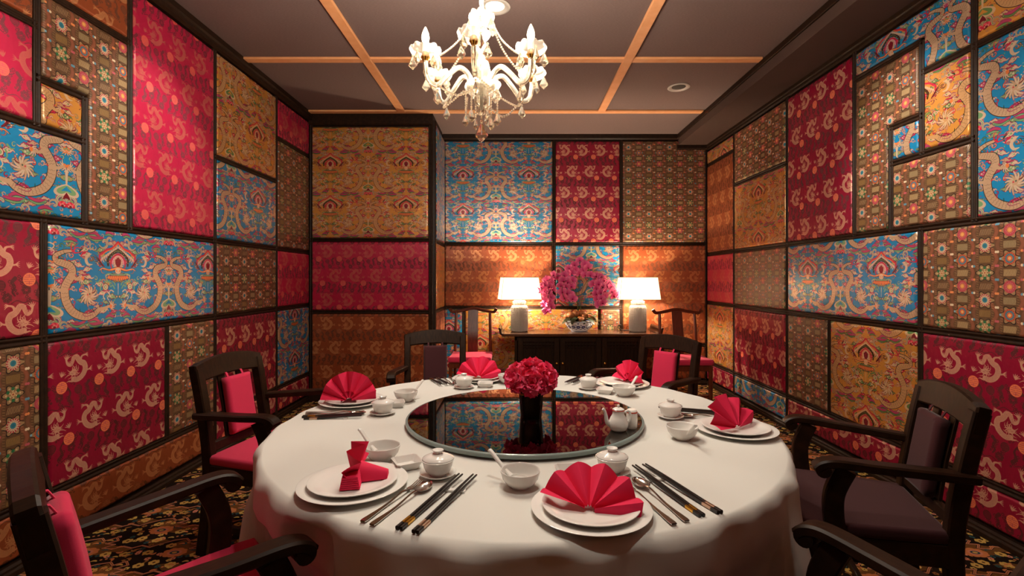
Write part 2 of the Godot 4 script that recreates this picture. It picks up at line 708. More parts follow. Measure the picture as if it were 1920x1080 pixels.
	for q in [[Vector2(70, 290), Vector2(96, 276), Vector2(120, 286)], [Vector2(140, 300), Vector2(150, 330), Vector2(136, 356)], [Vector2(150, 268), Vector2(170, 286), Vector2(190, 280)]]:
		l.curve(q, 12, 4, grn, S)
	# crescent, red and dark leaves
	l.curve([Vector2(220, 96), Vector2(250, 108), Vector2(262, 138), Vector2(246, 166), Vector2(214, 166)], 4, 4, cream, S, 18)
	l.curve([Vector2(272, 90), Vector2(292, 100), Vector2(300, 120)], 18, 6, red, S)
	l.curve([Vector2(292, 64), Vector2(310, 84), Vector2(304, 104)], 16, 5, dgrn, S)
	for i in 5:
		l.curve([Vector2(120, 178), Vector2(150 + i * 6, 166 - i * 12), Vector2(196 + i * 4, 160 - i * 16)], 9, 2, dred if i % 2 == 0 else dark, S)
	# dragon: outline, body, scales, claws, mane
	var sp := [Vector2(362, 84), Vector2(420, 92), Vector2(478, 120), Vector2(470, 152), Vector2(420, 166), Vector2(372, 186), Vector2(364, 232), Vector2(396, 282), Vector2(416, 326), Vector2(408, 396), Vector2(372, 460), Vector2(318, 496), Vector2(252, 512), Vector2(196, 496), Vector2(160, 468)]
	l.curve(sp, 22, 40, dark, S, 32)
	l.curve(sp, 13, 31, body, S, 32)
	var back := []
	for q in sp:
		back.append(q)
	var dn := []
	for i in sp.size():
		var d: Vector2 = (sp[mini(i + 1, sp.size() - 1)] - sp[maxi(i - 1, 0)]).normalized()
		var f := float(i) / (sp.size() - 1)
		var ww := (lerpf(14, 34, f) + 32 * sin(PI * f)) * 0.5
		dn.append([sp[i], Vector2(-d.y, d.x), ww])
	for i in range(1, sp.size() - 1):
		for s in 3:
			var f := s / 3.0
			var p: Vector2 = (dn[i][0] as Vector2).lerp(dn[i + 1][0], f)
			var nn: Vector2 = (dn[i][1] as Vector2).lerp(dn[i + 1][1], f).normalized()
			var ww: float = lerpf(dn[i][2], dn[i + 1][2], f) * 0.8
			var tg := Vector2(nn.y, -nn.x)
			l.curve([p - nn * ww, p - nn * ww * 0.4 + tg * 6, p, p + nn * ww * 0.4 + tg * 6, p + nn * ww], 1.8, 1.8, body.darkened(0.42), S)
		var pp: Vector2 = dn[i][0]
		var n2: Vector2 = dn[i][1]
		var w2: float = dn[i][2]
		l.curve([pp + n2 * w2, pp + n2 * (w2 + 14) + Vector2(6, -8)], 9, 2, red if i % 2 == 0 else dgrn, S)
	for q in [[Vector2(362, 90), Vector2(330, 60), Vector2(296, 66), Vector2(276, 44)], [Vector2(350, 92), Vector2(344, 52), Vector2(316, 30)], [Vector2(366, 80), Vector2(372, 46), Vector2(352, 24)], [Vector2(350, 96), Vector2(312, 92), Vector2(286, 82)]]:
		l.curve(q, 10, 2, red, S)
	for q in [[Vector2(287, 258), 0.3], [Vector2(500, 306), 2.6], [Vector2(66, 452), 3.4], [Vector2(500, 200), 2.0]]:
		var p: Vector2 = q[0]
		for i in 6:
			var a: float = q[1] + (i - 2.5) * 0.52
			l.curve([p, p + Vector2(cos(a), sin(a)) * 22, p + Vector2(cos(a + 0.35), sin(a + 0.35)) * 42], 17, 6, dark, S)
		for i in 6:
			var a: float = q[1] + (i - 2.5) * 0.52
			l.curve([p, p + Vector2(cos(a), sin(a)) * 22, p + Vector2(cos(a + 0.35), sin(a + 0.35)) * 40], 13, 4, cream, S)
		l.disc(p, 13, org, S)
	l.curve([Vector2(160, 470), Vector2(118, 464), Vector2(80, 452)], 30, 18, body, S)
	l.curve([Vector2(372, 240), Vector2(336, 262), Vector2(300, 262)], 26, 14, body, S)
	l.curve([Vector2(410, 330), Vector2(456, 330), Vector2(496, 310)], 26, 14, body, S)
	for i in 15:
		var a := TAU * i / 15.0
		l.curve([Vector2(240, 372), Vector2(240, 372) + Vector2(cos(a), sin(a)) * 40, Vector2(240, 372) + Vector2(cos(a + 0.22), sin(a + 0.22)) * (62 + 12 * (i % 2))], 26, 9, dark if i % 2 == 0 else prp, S)
	for i in 15:
		var a := TAU * i / 15.0
		l.curve([Vector2(240, 372), Vector2(240, 372) + Vector2(cos(a), sin(a)) * 40, Vector2(240, 372) + Vector2(cos(a + 0.22), sin(a + 0.22)) * (60 + 12 * (i % 2))], 22, 6, cream if i % 3 != 0 else body, S)
		l.curve([Vector2(240, 372) + Vector2(cos(a), sin(a)) * 22, Vector2(240, 372) + Vector2(cos(a + 0.2), sin(a + 0.2)) * 54], 2.2, 1.5, grn if i % 2 == 0 else body.darkened(0.4), S)
	l.disc(Vector2(240, 368), 20, body, S)
	l.disc(Vector2(234, 362), 5, dgrn, S)
	l.disc(Vector2(250, 366), 5, red, S)
	l.curve([Vector2(214, 356), Vector2(190, 344), Vector2(200, 326)], 7, 3, dred, S)
	l.curve([Vector2(196, 484), Vector2(240, 478), Vector2(284, 492), Vector2(262, 508), Vector2(216, 500)], 6, 3, prp, S)
	l.curve([Vector2(160, 462), Vector2(176, 440), Vector2(164, 420)], 10, 3, body, S)
	# leaves, shrubs and lotus along the outer axis
	l.curve([Vector2(512, 424), Vector2(474, 446), Vector2(440, 476), Vector2(478, 484), Vector2(512, 470)], 10, 10, cream, S, 22)
	l.curve([Vector2(508, 432), Vector2(480, 450), Vector2(456, 470), Vector2(480, 476), Vector2(508, 466)], 8, 8, grn, S, 14)
	l.poly(PackedVector2Array([Vector2(513, 470), Vector2(494, 496), Vector2(484, 520), Vector2(513, 508)]), dred, S)
	for q in [Vector2(484, -16), Vector2(484, 560)]:
		for i in 5:
			var a := -PI * 0.5 + (i - 2) * 0.62
			l.disc(q + Vector2(cos(a), sin(a)) * 20, 13, [red, Color("d84a5a"), red, Color("d84a5a"), red][i], S)
			l.disc(q + Vector2(cos(a), sin(a)) * 14, 5, cream, S)
		l.disc(q, 9, dred, S)
	l.curve([Vector2(512, 40), Vector2(488, 56), Vector2(500, 76), Vector2(512, 70)], 8, 6, cream, S)
	l.curve([Vector2(512, 84), Vector2(486, 92), Vector2(494, 110)], 7, 4, cream, S)
	for i in 4:
		l.curve([Vector2(512, 150 + i * 22), Vector2(496, 160 + i * 22), Vector2(486, 152 + i * 22)], 9, 4, [org, cream, grn, org][i], S)
	l.curve([Vector2(512, 340), Vector2(512, 420)], 20, 12, cream, S)
	l.mirror = false
	return l


func dragon(l: Loom, c: Color, coin: Color, line: Color, s: Color, cs: Color) -> void:
	# a coiled dragon with tuft, claws and a coin at its chin, about 200 units across
	var sp := [Vector2(-86, -88), Vector2(-74, -54), Vector2(-50, -44), Vector2(-36, -64), Vector2(-24, -92), Vector2(0, -96), Vector2(16, -72), Vector2(36, -52), Vector2(60, -40), Vector2(72, -8), Vector2(60, 30), Vector2(34, 56), Vector2(2, 68), Vector2(-28, 60)]
	l.curve(sp, 13, 36, c, s, 16)
	for i in 5:
		var a := -2.4 + i * 0.42
		l.curve([Vector2(-80, -86), Vector2(-80, -86) + Vector2(cos(a), sin(a)) * 22, Vector2(-80, -86) + Vector2(cos(a + 0.15), sin(a + 0.15)) * 38], 10, 2, c, s)
	l.curve([Vector2(30, -62), Vector2(44, -96), Vector2(76, -104)], 20, 9, c, s)
	for i in 3:
		l.curve([Vector2(70, -104), Vector2(88, -112 + i * 10), Vector2(96, -108 + i * 13)], 8, 3, c, s)
	l.curve([Vector2(58, 6), Vector2(86, 12), Vector2(112, 8)], 18, 9, c, s)
	for i in 4:
		l.curve([Vector2(106, 8), Vector2(124, -8 + i * 10), Vector2(134, -12 + i * 13)], 7, 2, c, s)
	l.curve([Vector2(-8, 66), Vector2(-34, 74), Vector2(-66, 68)], 18, 8, c, s)
	l.curve([Vector2(-66, 68), Vector2(-82, 74)], 6, 2, c, s)
	for i in range(1, sp.size() - 2):
		var d: Vector2 = (sp[i + 1] - sp[i - 1]).normalized()
		var nn := Vector2(d.y, -d.x)
		var p: Vector2 = sp[i]
		l.curve([p + nn * 12, p + nn * 22 - d * 8], 7, 1, c, s)
	# head with whiskers and mane
	l.disc(Vector2(-30, 14), 26, c, s, 20)
	for i in 7:
		var a := -1.9 + i * 0.5
		l.curve([Vector2(-26, 12), Vector2(-26, 12) + Vector2(cos(a), sin(a)) * 26, Vector2(-26, 12) + Vector2(cos(a + 0.25), sin(a + 0.25)) * 44], 14, 2, c, s)
	for q in [[Vector2(-40, 8), Vector2(-62, 0), Vector2(-78, -16)], [Vector2(-44, 20), Vector2(-74, 28), Vector2(-96, 42)], [Vector2(-22, 0), Vector2(-20, -24), Vector2(-34, -40)], [Vector2(-12, 2), Vector2(-2, -24), Vector2(-8, -44)], [Vector2(-6, 10), Vector2(14, -10), Vector2(14, -32)], [Vector2(-34, 28), Vector2(-46, 46), Vector2(-70, 52)], [Vector2(-14, 26), Vector2(8, 30), Vector2(26, 22)], [Vector2(-50, 10), Vector2(-70, 14)]]:
		l.curve(q, 9, 2, c, s)
	for q in [[Vector2(-46, 16), Vector2(-28, 18)], [Vector2(-28, 8), Vector2(-20, 6)], [Vector2(-16, 12), Vector2(2, 10), Vector2(14, 20)], [Vector2(-10, 22), Vector2(10, 40)]]:
		l.curve(q, 3, 2, line, s)
	for i in range(2, sp.size() - 1):
		var d: Vector2 = (sp[i + 1] - sp[i - 1]).normalized()
		var nn := Vector2(-d.y, d.x)
		for f in [0.0, 0.25, 0.5, 0.75]:
			var p: Vector2 = (sp[i] as Vector2).lerp(sp[i + 1], f)
			l.curve([p - nn * 15, p + d * 4, p + nn * 15], 1.1, 1.1, line, s)
	# free claw and coin
	for i in 5:
		var a := -2.1 + i * 0.42
		l.curve([Vector2(-122, 26), Vector2(-122, 26) + Vector2(cos(a), sin(a)) * 20, Vector2(-122, 26) + Vector2(cos(a + 0.1), sin(a + 0.1)) * 36], 10, 3, c, s)
	l.disc(Vector2(-120, 104), 43, coin, cs)
	for q in [[Vector2(-152, 88), Vector2(-90, 88)], [Vector2(-158, 102), Vector2(-126, 102)], [Vector2(-114, 102), Vector2(-82, 102)], [Vector2(-152, 116), Vector2(-90, 116)], [Vector2(-120, 70), Vector2(-120, 88)], [Vector2(-120, 116), Vector2(-120, 138)], [Vector2(-140, 76), Vector2(-102, 76)], [Vector2(-140, 130), Vector2(-102, 130)]]:
		l.curve(q, 4, 4, line, cs)


func damask(gnd: Color, gs: Color, mot: Color, coin: Color, flo: Color, ms: Color) -> Loom:
	var l := Loom.new(512, 1210)
	l.ground(gnd, gs.r, gs.g)
	var F := Color(0.7, 0.0, 0)
	# low florals, branches and medallions fill the ground between the dragon rows
	for row in 2:
		l.off = Vector2(256.0 if row == 0 else 0.0, 20.0 + row * 605.0)
		l.flip = 1.0 if row == 0 else -1.0
		for q in [Vector2(-50, -30), Vector2(150, 50)]:
			for i in 7:
				var a := TAU * i / 7.0
				l.disc(q + Vector2(cos(a), sin(a)) * 34, 20, flo, F)
			for i in 7:
				var a := TAU * i / 7.0
				l.curve([q + Vector2(cos(a), sin(a)) * 10, q + Vector2(cos(a + 0.5), sin(a + 0.5)) * 46], 3, 2, gnd, gs)
				l.curve([q + Vector2(cos(a - 0.2), sin(a - 0.2)) * 48, q + Vector2(cos(a), sin(a)) * 42, q + Vector2(cos(a + 0.3), sin(a + 0.3)) * 50], 2, 2, gnd, gs)
		l.curve([Vector2(70, -150), Vector2(100, -110), Vector2(76, -60), Vector2(96, -10), Vector2(70, 30)], 44, 16, flo, F)
		l.curve([Vector2(-210, 60), Vector2(-170, 10), Vector2(-190, -60), Vector2(-150, -130)], 46, 14, flo, F)
		l.curve([Vector2(-180, 100), Vector2(-100, 76), Vector2(-30, 104), Vector2(50, 80), Vector2(110, 110)], 10, 8, flo, F)
		l.curve([Vector2(-140, -110), Vector2(-70, -130), Vector2(-10, -104), Vector2(40, -140)], 9, 7, flo, F)
		for i in 22:
			var p := Vector2(-230 + (i * 97) % 470, -170 + (i * 53) % 300)
			l.curve([p, p + Vector2(18, -16), p + Vector2(34, 2), p + Vector2(18, 14), p + Vector2(10, 2)], 9, 6, flo, F)
			l.disc(p + Vector2(-14, 18), 13, flo, F)
			l.disc(p + Vector2(-14, 18), 4, gnd, gs)
		l.disc(Vector2(215, -80), 52, flo, F)
		for i in 5:
			l.curve([Vector2(178, -112 + i * 16), Vector2(252, -112 + i * 16)], 4, 4, gnd, gs)
	for row in 2:
		l.off = Vector2(276.0 if row == 0 else 492.0, 318.0 + row * 605.0)
		l.flip = 1.0 if row == 0 else -1.0
		l.k = 1.62
		dragon(l, mot, coin, gnd.lerp(mot, 0.35), ms, Color(0.55, 0.0, 0))
		l.k = 1.0
	l.off = Vector2.ZERO
	l.flip = 1.0
	return l


func rosette(l: Loom, p: Vector2, kind: int) -> void:
	var S := Color(0.5, 0.1, 0)
	var tan_ := Color("8a6c48")
	var dk := Color("1e140e")
	var st := PackedVector2Array()
	var st2 := PackedVector2Array()
	for i in 36:
		var a := TAU * i / 36.0
		var rr := 84.0 + 17.0 * cos(a * 6.0)
		st.append(p + Vector2(cos(a) * rr * 1.06, sin(a) * rr))
		st2.append(p + Vector2(cos(a) * (rr - 11) * 1.06, sin(a) * (rr - 11)))
	l.poly(st, dk, S)
	l.poly(st2, tan_ if kind != 2 else Color("8a6c48"), S)
	if kind < 3:
		for s in [-1.0, 1.0]:
			l.disc(p + Vector2(s * 92, 0), 12, [Color("c87a48"), Color("6f93a0"), tan_][kind], S)
	var ring := [Color("9a4040"), Color("a84c28"), Color("ab9172"), tan_]
	var ray := [Color("a82c48"), Color("8c3420"), Color("9c2230"), Color("2c6b38")]
	match kind:
		0, 1, 2:
			l.disc(p, 63, ring[kind], S)
			for i in 16:
				var a := TAU * i / 16.0
				l.curve([p + Vector2(cos(a), sin(a)) * 40, p + Vector2(cos(a), sin(a)) * 60], 10 if kind != 0 else 6, 12 if kind == 2 else 6, ray[kind], S)
			l.disc(p, 46, [Color("a02c44"), Color("486a78"), Color("b8a082")][kind], S)
			for i in 14:
				var a := TAU * i / 14.0
				l.disc(p + Vector2(cos(a), sin(a)) * 38, 4, [Color("c08a74"), Color("2c4450"), Color("8c3430")][kind], S)
			l.disc(p, 28, [Color("b87840"), Color("b85028"), Color("2a6f7c")][kind], S)
			l.disc(p, 16, [Color("cf9450"), Color("cf9a5c"), Color("1f5f70")][kind], S)
		3:
			for i in 6:
				var a := TAU * i / 6.0 + 0.5
				l.disc(p + Vector2(cos(a), sin(a)) * 52, 16, Color("23603a"), S)
				l.disc(p + Vector2(cos(a), sin(a)) * 30, 8, Color("b8a07c"), S)
				l.disc(p + Vector2(cos(a + 0.52), sin(a + 0.52)) * 62, 9, Color("b49a70"), S)
				l.curve([p + Vector2(cos(a), sin(a)) * 20, p + Vector2(cos(a + 0.52), sin(a + 0.52)) * 56], 4, 3, Color("6c4428"), S)
			l.disc(p, 20, Color("b89468"), S)
			l.disc(p, 9, Color("94462c"), S)


func honeycomb() -> Loom:
	# rosettes of four kinds on a woven hexagon ground, two columns by two rows
	var l := Loom.new(512, 552)
	var S := Color(0.5, 0.1, 0)
	l.ground(Color("583c25"), 0.45, 0.15)
	for c in 2:
		for q in [-1.0, 1.0]:
			var pts := []
			for i in 13:
				pts.append(Vector2(128 + c * 256 + q * (92 + 34 * cos(TAU * i / 6.0 + c * PI)), i * 46.0))
			l.curve(pts, 44, 44, Color("6e3a24") if q > 0 else Color("603a26"), S)
			l.curve(pts, 30, 30, Color("7c4630") if q > 0 else Color("6a422c"), S)
	for c in 2:
		for j in 2:
			var p := Vector2(128 + c * 256, 138.0 + j * 276 + (138.0 if c == 1 else 0.0))
			var m := p + Vector2(0, 138)
			l.poly(PackedVector2Array([m + Vector2(-62, -34), m + Vector2(62, -34), m + Vector2(62, 34), m + Vector2(-62, 34)]), [Color("76582f"), Color("503020"), Color("7c6040"), Color("86704f")][c * 2 + j], S)
			for i in 9:
				var x := -58.0 + i * 14.0
				if (c + j) % 2 == 0:
					l.curve([m + Vector2(x, -30), m + Vector2(x + 10, 0), m + Vector2(x, 30)], 3, 3, Color("5c4228"), S)
				else:
					l.curve([m + Vector2(x, 30), m + Vector2(x + 16, -30)], 3, 3, Color("b89c6c"), S)
	for i in 46:
		for x in [46.0, 210.0, 302.0, 466.0]:
			l.curve([Vector2(x - 12, i * 12.0), Vector2(x + 12, i * 12.0 + 6)], 2, 2, Color("a4875c") if i % 2 == 0 else Color("563a24"), S)
	for c in 2:
		for j in 4:
			for q in [-1.0, 1.0]:
				var p := Vector2(128 + c * 256 + q * 128, 69.0 + j * 138)
				l.disc(p + Vector2(q * 10, 0), 13, [Color("4f7f92"), Color("cb7844"), Color("c8b394"), Color("a84a54")][(j + c + (1 if q > 0 else 0)) % 4], S)
	for j in 2:
		rosette(l, Vector2(128, 138 + j * 276), [2, 3][j])
		rosette(l, Vector2(384, 0 + j * 276), [0, 1][j])
	return l


func carpet() -> Loom:
	var l := Loom.new(512, 512)
	var S := Color(0.95, 0, 0)
	l.ground(Color("1d130d"), 0.95, 0)
	var r := RandomNumberGenerator.new()
	r.seed = 5
	var org := Color("c07646")
	var gld := Color("c29e52")
	var brn := Color("8a5c30")
	var pnk := Color("c47e64")
	for q in [[0.0, 0.0], [256.0, 256.0]]:
		var o := Vector2(q[0], q[1])
		l.poly(PackedVector2Array([o + Vector2(60, 50), o + Vector2(110, 90), o + Vector2(190, 118), o + Vector2(256, 140), o + Vector2(330, 160), o + Vector2(300, 196), o + Vector2(230, 190), o + Vector2(200, 230), o + Vector2(120, 216), o + Vector2(60, 170), o + Vector2(20, 100)]), Color("6c4622"), S)
		l.poly(PackedVector2Array([o + Vector2(330, 60), o + Vector2(420, 40), o + Vector2(500, 70), o + Vector2(470, 110), o + Vector2(400, 120)]), Color("5c3c1e"), S)
	for i in 70:
		var p := Vector2(r.randf() * 512, r.randf() * 512)
		var a := r.randf() * TAU
		var cc: Color = [org, gld, pnk, brn, Color("2d4a4c"), Color("8a5a30")][i % 6]
		if i % 3 == 0:
			l.curve([p, p + Vector2(cos(a), sin(a)) * 16, p + Vector2(cos(a + 0.8), sin(a + 0.8)) * 34], 4, 3, cc, S, 13)
		else:
			for k in 5:
				l.disc(p + Vector2(cos(a + k * 1.26), sin(a + k * 1.26)) * 9, 7, cc, S)
			l.disc(p, 4, Color("1a100a"), S)
	for q in [[0.0, 0.0], [256.0, 256.0]]:
		var o := Vector2(q[0], q[1])
		# zigzag vine
		var z := [Vector2(0, 60), Vector2(60, 40), Vector2(96, 70), Vector2(140, 30), Vector2(176, 66), Vector2(130, 100), Vector2(190, 110), Vector2(150, 150), Vector2(214, 160), Vector2(256, 130), Vector2(320, 150), Vector2(360, 120), Vector2(420, 140), Vector2(460, 100), Vector2(512, 60)]
		for pass_ in 3:
			for i in z.size() - 1:
				l.curve([o + z[i], o + z[i + 1]], [18, 12, 5][pass_], [18, 12, 5][pass_], [Color("120c08"), pnk, brn][pass_], S)
		# great flower
		var p := o + Vector2(90, 196)
		for i in 9:
			var a := TAU * i / 9.0
			l.disc(p + Vector2(cos(a) * 46, sin(a) * 34), 24, org, S, 18)
		l.disc(p, 40, pnk, S, 28)
		l.disc(p, 26, Color("28434a"), S, 18)
		l.disc(p, 14, gld, S, 10)
		for f in [Vector2(20, 120), Vector2(236, 70), Vector2(300, 40), Vector2(220, 214), Vector2(330, 214), Vector2(404, 60), Vector2(450, 196)]:
			var g: Color = gld if int(f.x) % 4 == 0 else Color("b08c44")
			for i in 6:
				var a := TAU * i / 6.0
				l.disc(o + f + Vector2(cos(a) * 18, sin(a) * 15), 12, g, S)
			l.disc(o + f, 8, Color("4a2c16"), S)
		for i in 9:
			var f := o + Vector2((i * 113) % 512, (i * 71) % 250)
			l.curve([f, f + Vector2(16, -10), f + Vector2(34, -4)], 3, 3, [Color("2d4a4c"), gld, org][i % 3], S, 11)
			l.disc(f + Vector2(-14, 16), 7, org, S)
	return l


func blue_white() -> Loom:
	var l := Loom.new(512, 160)
	var S := Color(0.1, 0, 0)
	l.ground(Color("dfe1e4"), 0.1, 0)
	var b := Color("1d2c66")
	for i in 8:
		var p := Vector2(32 + i * 64, 76)
		for j in 7:
			var a := TAU * j / 7.0
			l.disc(p + Vector2(cos(a), sin(a)) * 15, 9, b, S)
		l.disc(p, 5, Color("dfe1e4"), S)
		l.curve([p + Vector2(20, 20), p + Vector2(34, 34), p + Vector2(46, 16)], 7, 4, b, S)
		l.curve([p + Vector2(18, -24), p + Vector2(32, -36), p + Vector2(48, -22)], 9, 4, b, S)
		l.disc(p + Vector2(32, 0), 8, b, S)
		l.disc(p + Vector2(0, 52), 9, b, S)
	l.curve([Vector2(0, 8), Vector2(256, 8), Vector2(512, 8)], 8, 8, b, S)
	l.curve([Vector2(0, 150), Vector2(256, 150), Vector2(512, 150)], 9, 9, b, S)
	return l


# ---------------------------------------------------------------- materials

func mat(c: Color, rough := 0.6, metal := 0.0, spec := 0.5) -> StandardMaterial3D:
	var m := StandardMaterial3D.new()
	m.albedo_color = c
	m.roughness = rough
	m.metallic = metal
	m.metallic_specular = spec
	return m


func noise_tex(seed_: int, freq: float, a: Color, b: Color, size := 256, oct := 4) -> NoiseTexture2D:
	var f := FastNoiseLite.new()
	f.seed = seed_
	f.frequency = freq
	f.fractal_octaves = oct
	var g := Gradient.new()
	g.set_color(0, a)
	g.set_color(1, b)
	var t := NoiseTexture2D.new()
	t.width = size
	t.height = size
	t.seamless = true
	t.noise = f
	t.color_ramp = g
	return t


func woven(l: Loom, tw: float, th: float, aniso := 0.0) -> StandardMaterial3D:
	var m := mat(Color.WHITE, 1.0, 1.0, 0.5)
	m.albedo_texture = l.tex()
	var sh := l.sheen()
	m.roughness_texture = sh
	m.roughness_texture_channel = BaseMaterial3D.TEXTURE_CHANNEL_RED
	m.metallic_texture = sh
	m.metallic_texture_channel = BaseMaterial3D.TEXTURE_CHANNEL_GREEN
	m.uv1_scale = Vector3(1.0 / tw, 1.0 / th, 1)
	m.normal_enabled = true
	m.normal_texture = M.wrinkle
	m.normal_scale = 0.5
	if aniso != 0.0:
		m.anisotropy_enabled = true
		m.anisotropy = aniso
	return m


func materials() -> void:
	var f := FastNoiseLite.new()
	f.seed = 3
	f.frequency = 0.02
	f.fractal_octaves = 3
	var wt := NoiseTexture2D.new()
	wt.width = 256
	wt.height = 256
	wt.seamless = true
	wt.as_normal_map = true
	wt.bump_strength = 1.5
	wt.noise = f
	M.wrinkle = wt
	M.dragon_red = woven(damask(Color("8a0f2e"), Color(0.32, 0.2, 0), Color("c08a70"), Color("d26a42"), Color("4c1616"), Color(0.3, 0.25, 0)), 0.216, 0.51, 0.6)
	M.dragon_red_sheen = woven(damask(Color("b01c40"), Color(0.32, 0.2, 0), Color("b85650"), Color("c24e3e"), Color("641222"), Color(0.3, 0.25, 0)), 0.216, 0.51, 0.6)  # the red dragon cloth again, its lit sheen painted into the colours
	M.dragon_rust = woven(damask(Color("8e4424"), Color(0.38, 0.3, 0), Color("bd7c50"), Color("80401f"), Color("57290f"), Color(0.28, 0.4, 0)), 0.216, 0.51, 0.6)
	M.brocade_blue = woven(brocade(Color("08709c"), Color(0.36, 0.15, 0), Color("b39072"), false), 0.80, 0.445, 0.4)
	M.brocade_gold = woven(brocade(Color("c08034"), Color(0.38, 0.35, 0), Color("b98a5c"), true), 0.80, 0.445, 0.4)
	M.honeycomb = woven(honeycomb(), 0.25, 0.27)
	var cp := mat(Color.WHITE, 0.95, 0.0, 0.2)
	cp.albedo_texture = carpet().tex()
	cp.uv1_scale = Vector3(1.0 / 0.42, 1.0 / 0.42, 1)
	M.carpet = cp
	var wood := mat(Color.WHITE, 0.4, 0.0, 0.32)
	wood.albedo_texture = noise_tex(11, 0.03, Color("180d06"), Color("301c0e"))
	wood.uv1_triplanar = true
	wood.uv1_scale = Vector3(9, 2, 2)
	M.wood = wood
	M.wood_gloss = mat(Color.WHITE, 0.26, 0.0, 0.6)
	M.wood_gloss.albedo_texture = noise_tex(18, 0.02, Color("3a2010"), Color("573218"))  # browner than the other wood: lamplight on the sideboard top painted in
	M.wood_gloss.uv1_triplanar = true
	M.wood_gloss.uv1_scale = Vector3(1.5, 8, 8)
	var trim := mat(Color.WHITE, 0.48, 0.0, 0.3)
	trim.albedo_texture = noise_tex(12, 0.03, Color("1c1009"), Color("301c0e"))
	trim.uv1_triplanar = true
	trim.uv1_world_triplanar = true
	trim.uv1_scale = Vector3(3, 3, 3)
	M.trim = trim
	var rw := mat(Color.WHITE, 0.3, 0.0, 0.5)
	rw.albedo_texture = noise_tex(13, 0.02, Color("4a1d0f"), Color("6e3018"))
	rw.uv1_triplanar = true
	rw.uv1_scale = Vector3(8, 1.5, 8)
	M.red_wood = rw
	var bw := mat(Color.WHITE, 0.45, 0.0, 0.5)
	bw.albedo_texture = noise_tex(14, 0.02, Color("e29c66"), Color("ecac78"))
	bw.uv1_triplanar = true
	bw.uv1_world_triplanar = true
	bw.uv1_scale = Vector3(2, 2, 2)
	M.beam = bw
	var cl := mat(Color.WHITE, 0.85, 0.0, 0.2)
	cl.albedo_texture = noise_tex(15, 0.06, Color("6e5c57"), Color("806c66"), 512)
	cl.uv1_triplanar = true
	cl.uv1_world_triplanar = true
	cl.uv1_scale = Vector3(1.5, 1.5, 6)
	M.ceiling = cl
	M.bulkhead = mat(Color("4c3a33"), 0.85, 0.0, 0.2)  # ceiling brown darkened, the shade on the underside put into the colour
	M.red_cloth = weave(Color("bc2446"), Color("cc3456"))
	M.plum_cloth = weave(Color("38191b"), Color("442226"))
	M.napkin = mat(Color("dc2850"), 0.75, 0.0, 0.3)
	M.napkin.rim_enabled = true
	M.napkin.rim = 0.3
	M.napkin.rim_tint = 1.0
	M.linen = mat(Color("d2d1cb"), 0.85, 0.0, 0.25)
	M.porcelain = mat(Color("e6e4df"), 0.12, 0.0, 0.5)
	M.red_line = mat(Color("b8402c"), 0.2)
	M.black_glass = mat(Color("74726c"), 0.015, 1.0, 0.5)
	M.glass_edge = mat(Color("7f8f8c"), 0.15, 0.0, 0.5)
	M.lacquer = mat(Color("060505"), 0.08, 0.0, 0.6)
	M.steel = mat(Color("c9c4bd"), 0.16, 1.0)
	M.brass = mat(Color("b8873e"), 0.25, 1.0)
	M.black_stick = mat(Color("1c1715"), 0.3, 0.0, 0.5)
	M.gold_band = mat(Color("d9a441"), 0.25, 1.0)
	M.silver_band = mat(Color("c8a890"), 0.3, 1.0)
	M.crystal = mat(Color(1.0, 0.95, 0.86, 0.06), 0.03, 0.0, 0.5)
	M.crystal.refraction_enabled = true
	M.crystal.refraction_scale = 0.05
	M.pearl_glass = mat(Color(1.0, 0.97, 0.9, 0.14), 0.05, 0.0, 0.5)
	M.pearl_glass.refraction_enabled = true
	M.pearl_glass.refraction_scale = 0.045
	M.dish_glass = mat(Color(1.0, 0.97, 0.91, 0.24), 0.05, 0.0, 0.5)
	M.dish_glass.transparency = BaseMaterial3D.TRANSPARENCY_ALPHA
	M.bulb = mat(Color("fff4e0"), 0.3)
	M.bulb.emission_enabled = true
	M.bulb.emission = Color("ffe6bf")
	M.bulb.emission_energy_multiplier = 9.0
	M.sleeve = mat(Color("efe6d6"), 0.3)
	M.shade = mat(Color("fbf8f2"), 0.8)
	M.shade.backlight_enabled = true
	M.shade.backlight = Color(0.9, 0.88, 0.85)
	M.shade_trim = mat(Color("c9b27a"), 0.6)
	M.lamp_base = mat(Color("aaa39a"), 0.35)
	M.white_metal = mat(Color("b9b0a6"), 0.4)
	M.dark_hole = mat(Color("2e2a22"), 0.5)
	M.petal = mat(Color("fc6890"), 0.7, 0.0, 0.2)
	M.petal.backlight_enabled = true
	M.petal.backlight = Color(0.35, 0.1, 0.12)
	M.petal_dark = mat(Color("ee3c68"), 0.7, 0.0, 0.2)
	M.petal_dark.backlight_enabled = true
	M.petal_dark.backlight = Color(0.3, 0.06, 0.1)
	M.orchid = mat(Color.WHITE, 0.65, 0.0, 0.2)
	M.orchid.vertex_color_use_as_albedo = true
	M.orchid.backlight_enabled = true
	M.orchid.backlight = Color(0.3, 0.3, 0.3)
	M.leaf = mat(Color("24301c"), 0.4)
	M.dry_leaf = mat(Color("7a6a3c"), 0.6)
	M.stem = mat(Color("4a5a2a"), 0.6)
	M.fruit = mat(Color("9a5a2c"), 0.6)
	var bwh := mat(Color.WHITE, 0.1)
	bwh.albedo_texture = blue_white().tex()
	M.blue_white = bwh
	M.lattice_back = mat(Color("0b0705"), 0.6)


func weave(a: Color, b: Color) -> StandardMaterial3D:
	var m := mat(Color.WHITE, 0.85, 0.0, 0.25)
	m.albedo_texture = noise_tex(21, 0.2, a, b, 256, 2)
	m.uv1_triplanar = true
	m.uv1_scale = Vector3(9, 9, 9)
	m.rim_enabled = true
	m.rim = 0.3
	m.rim_tint = 0.8
	return m


# ---------------------------------------------------------------- the room

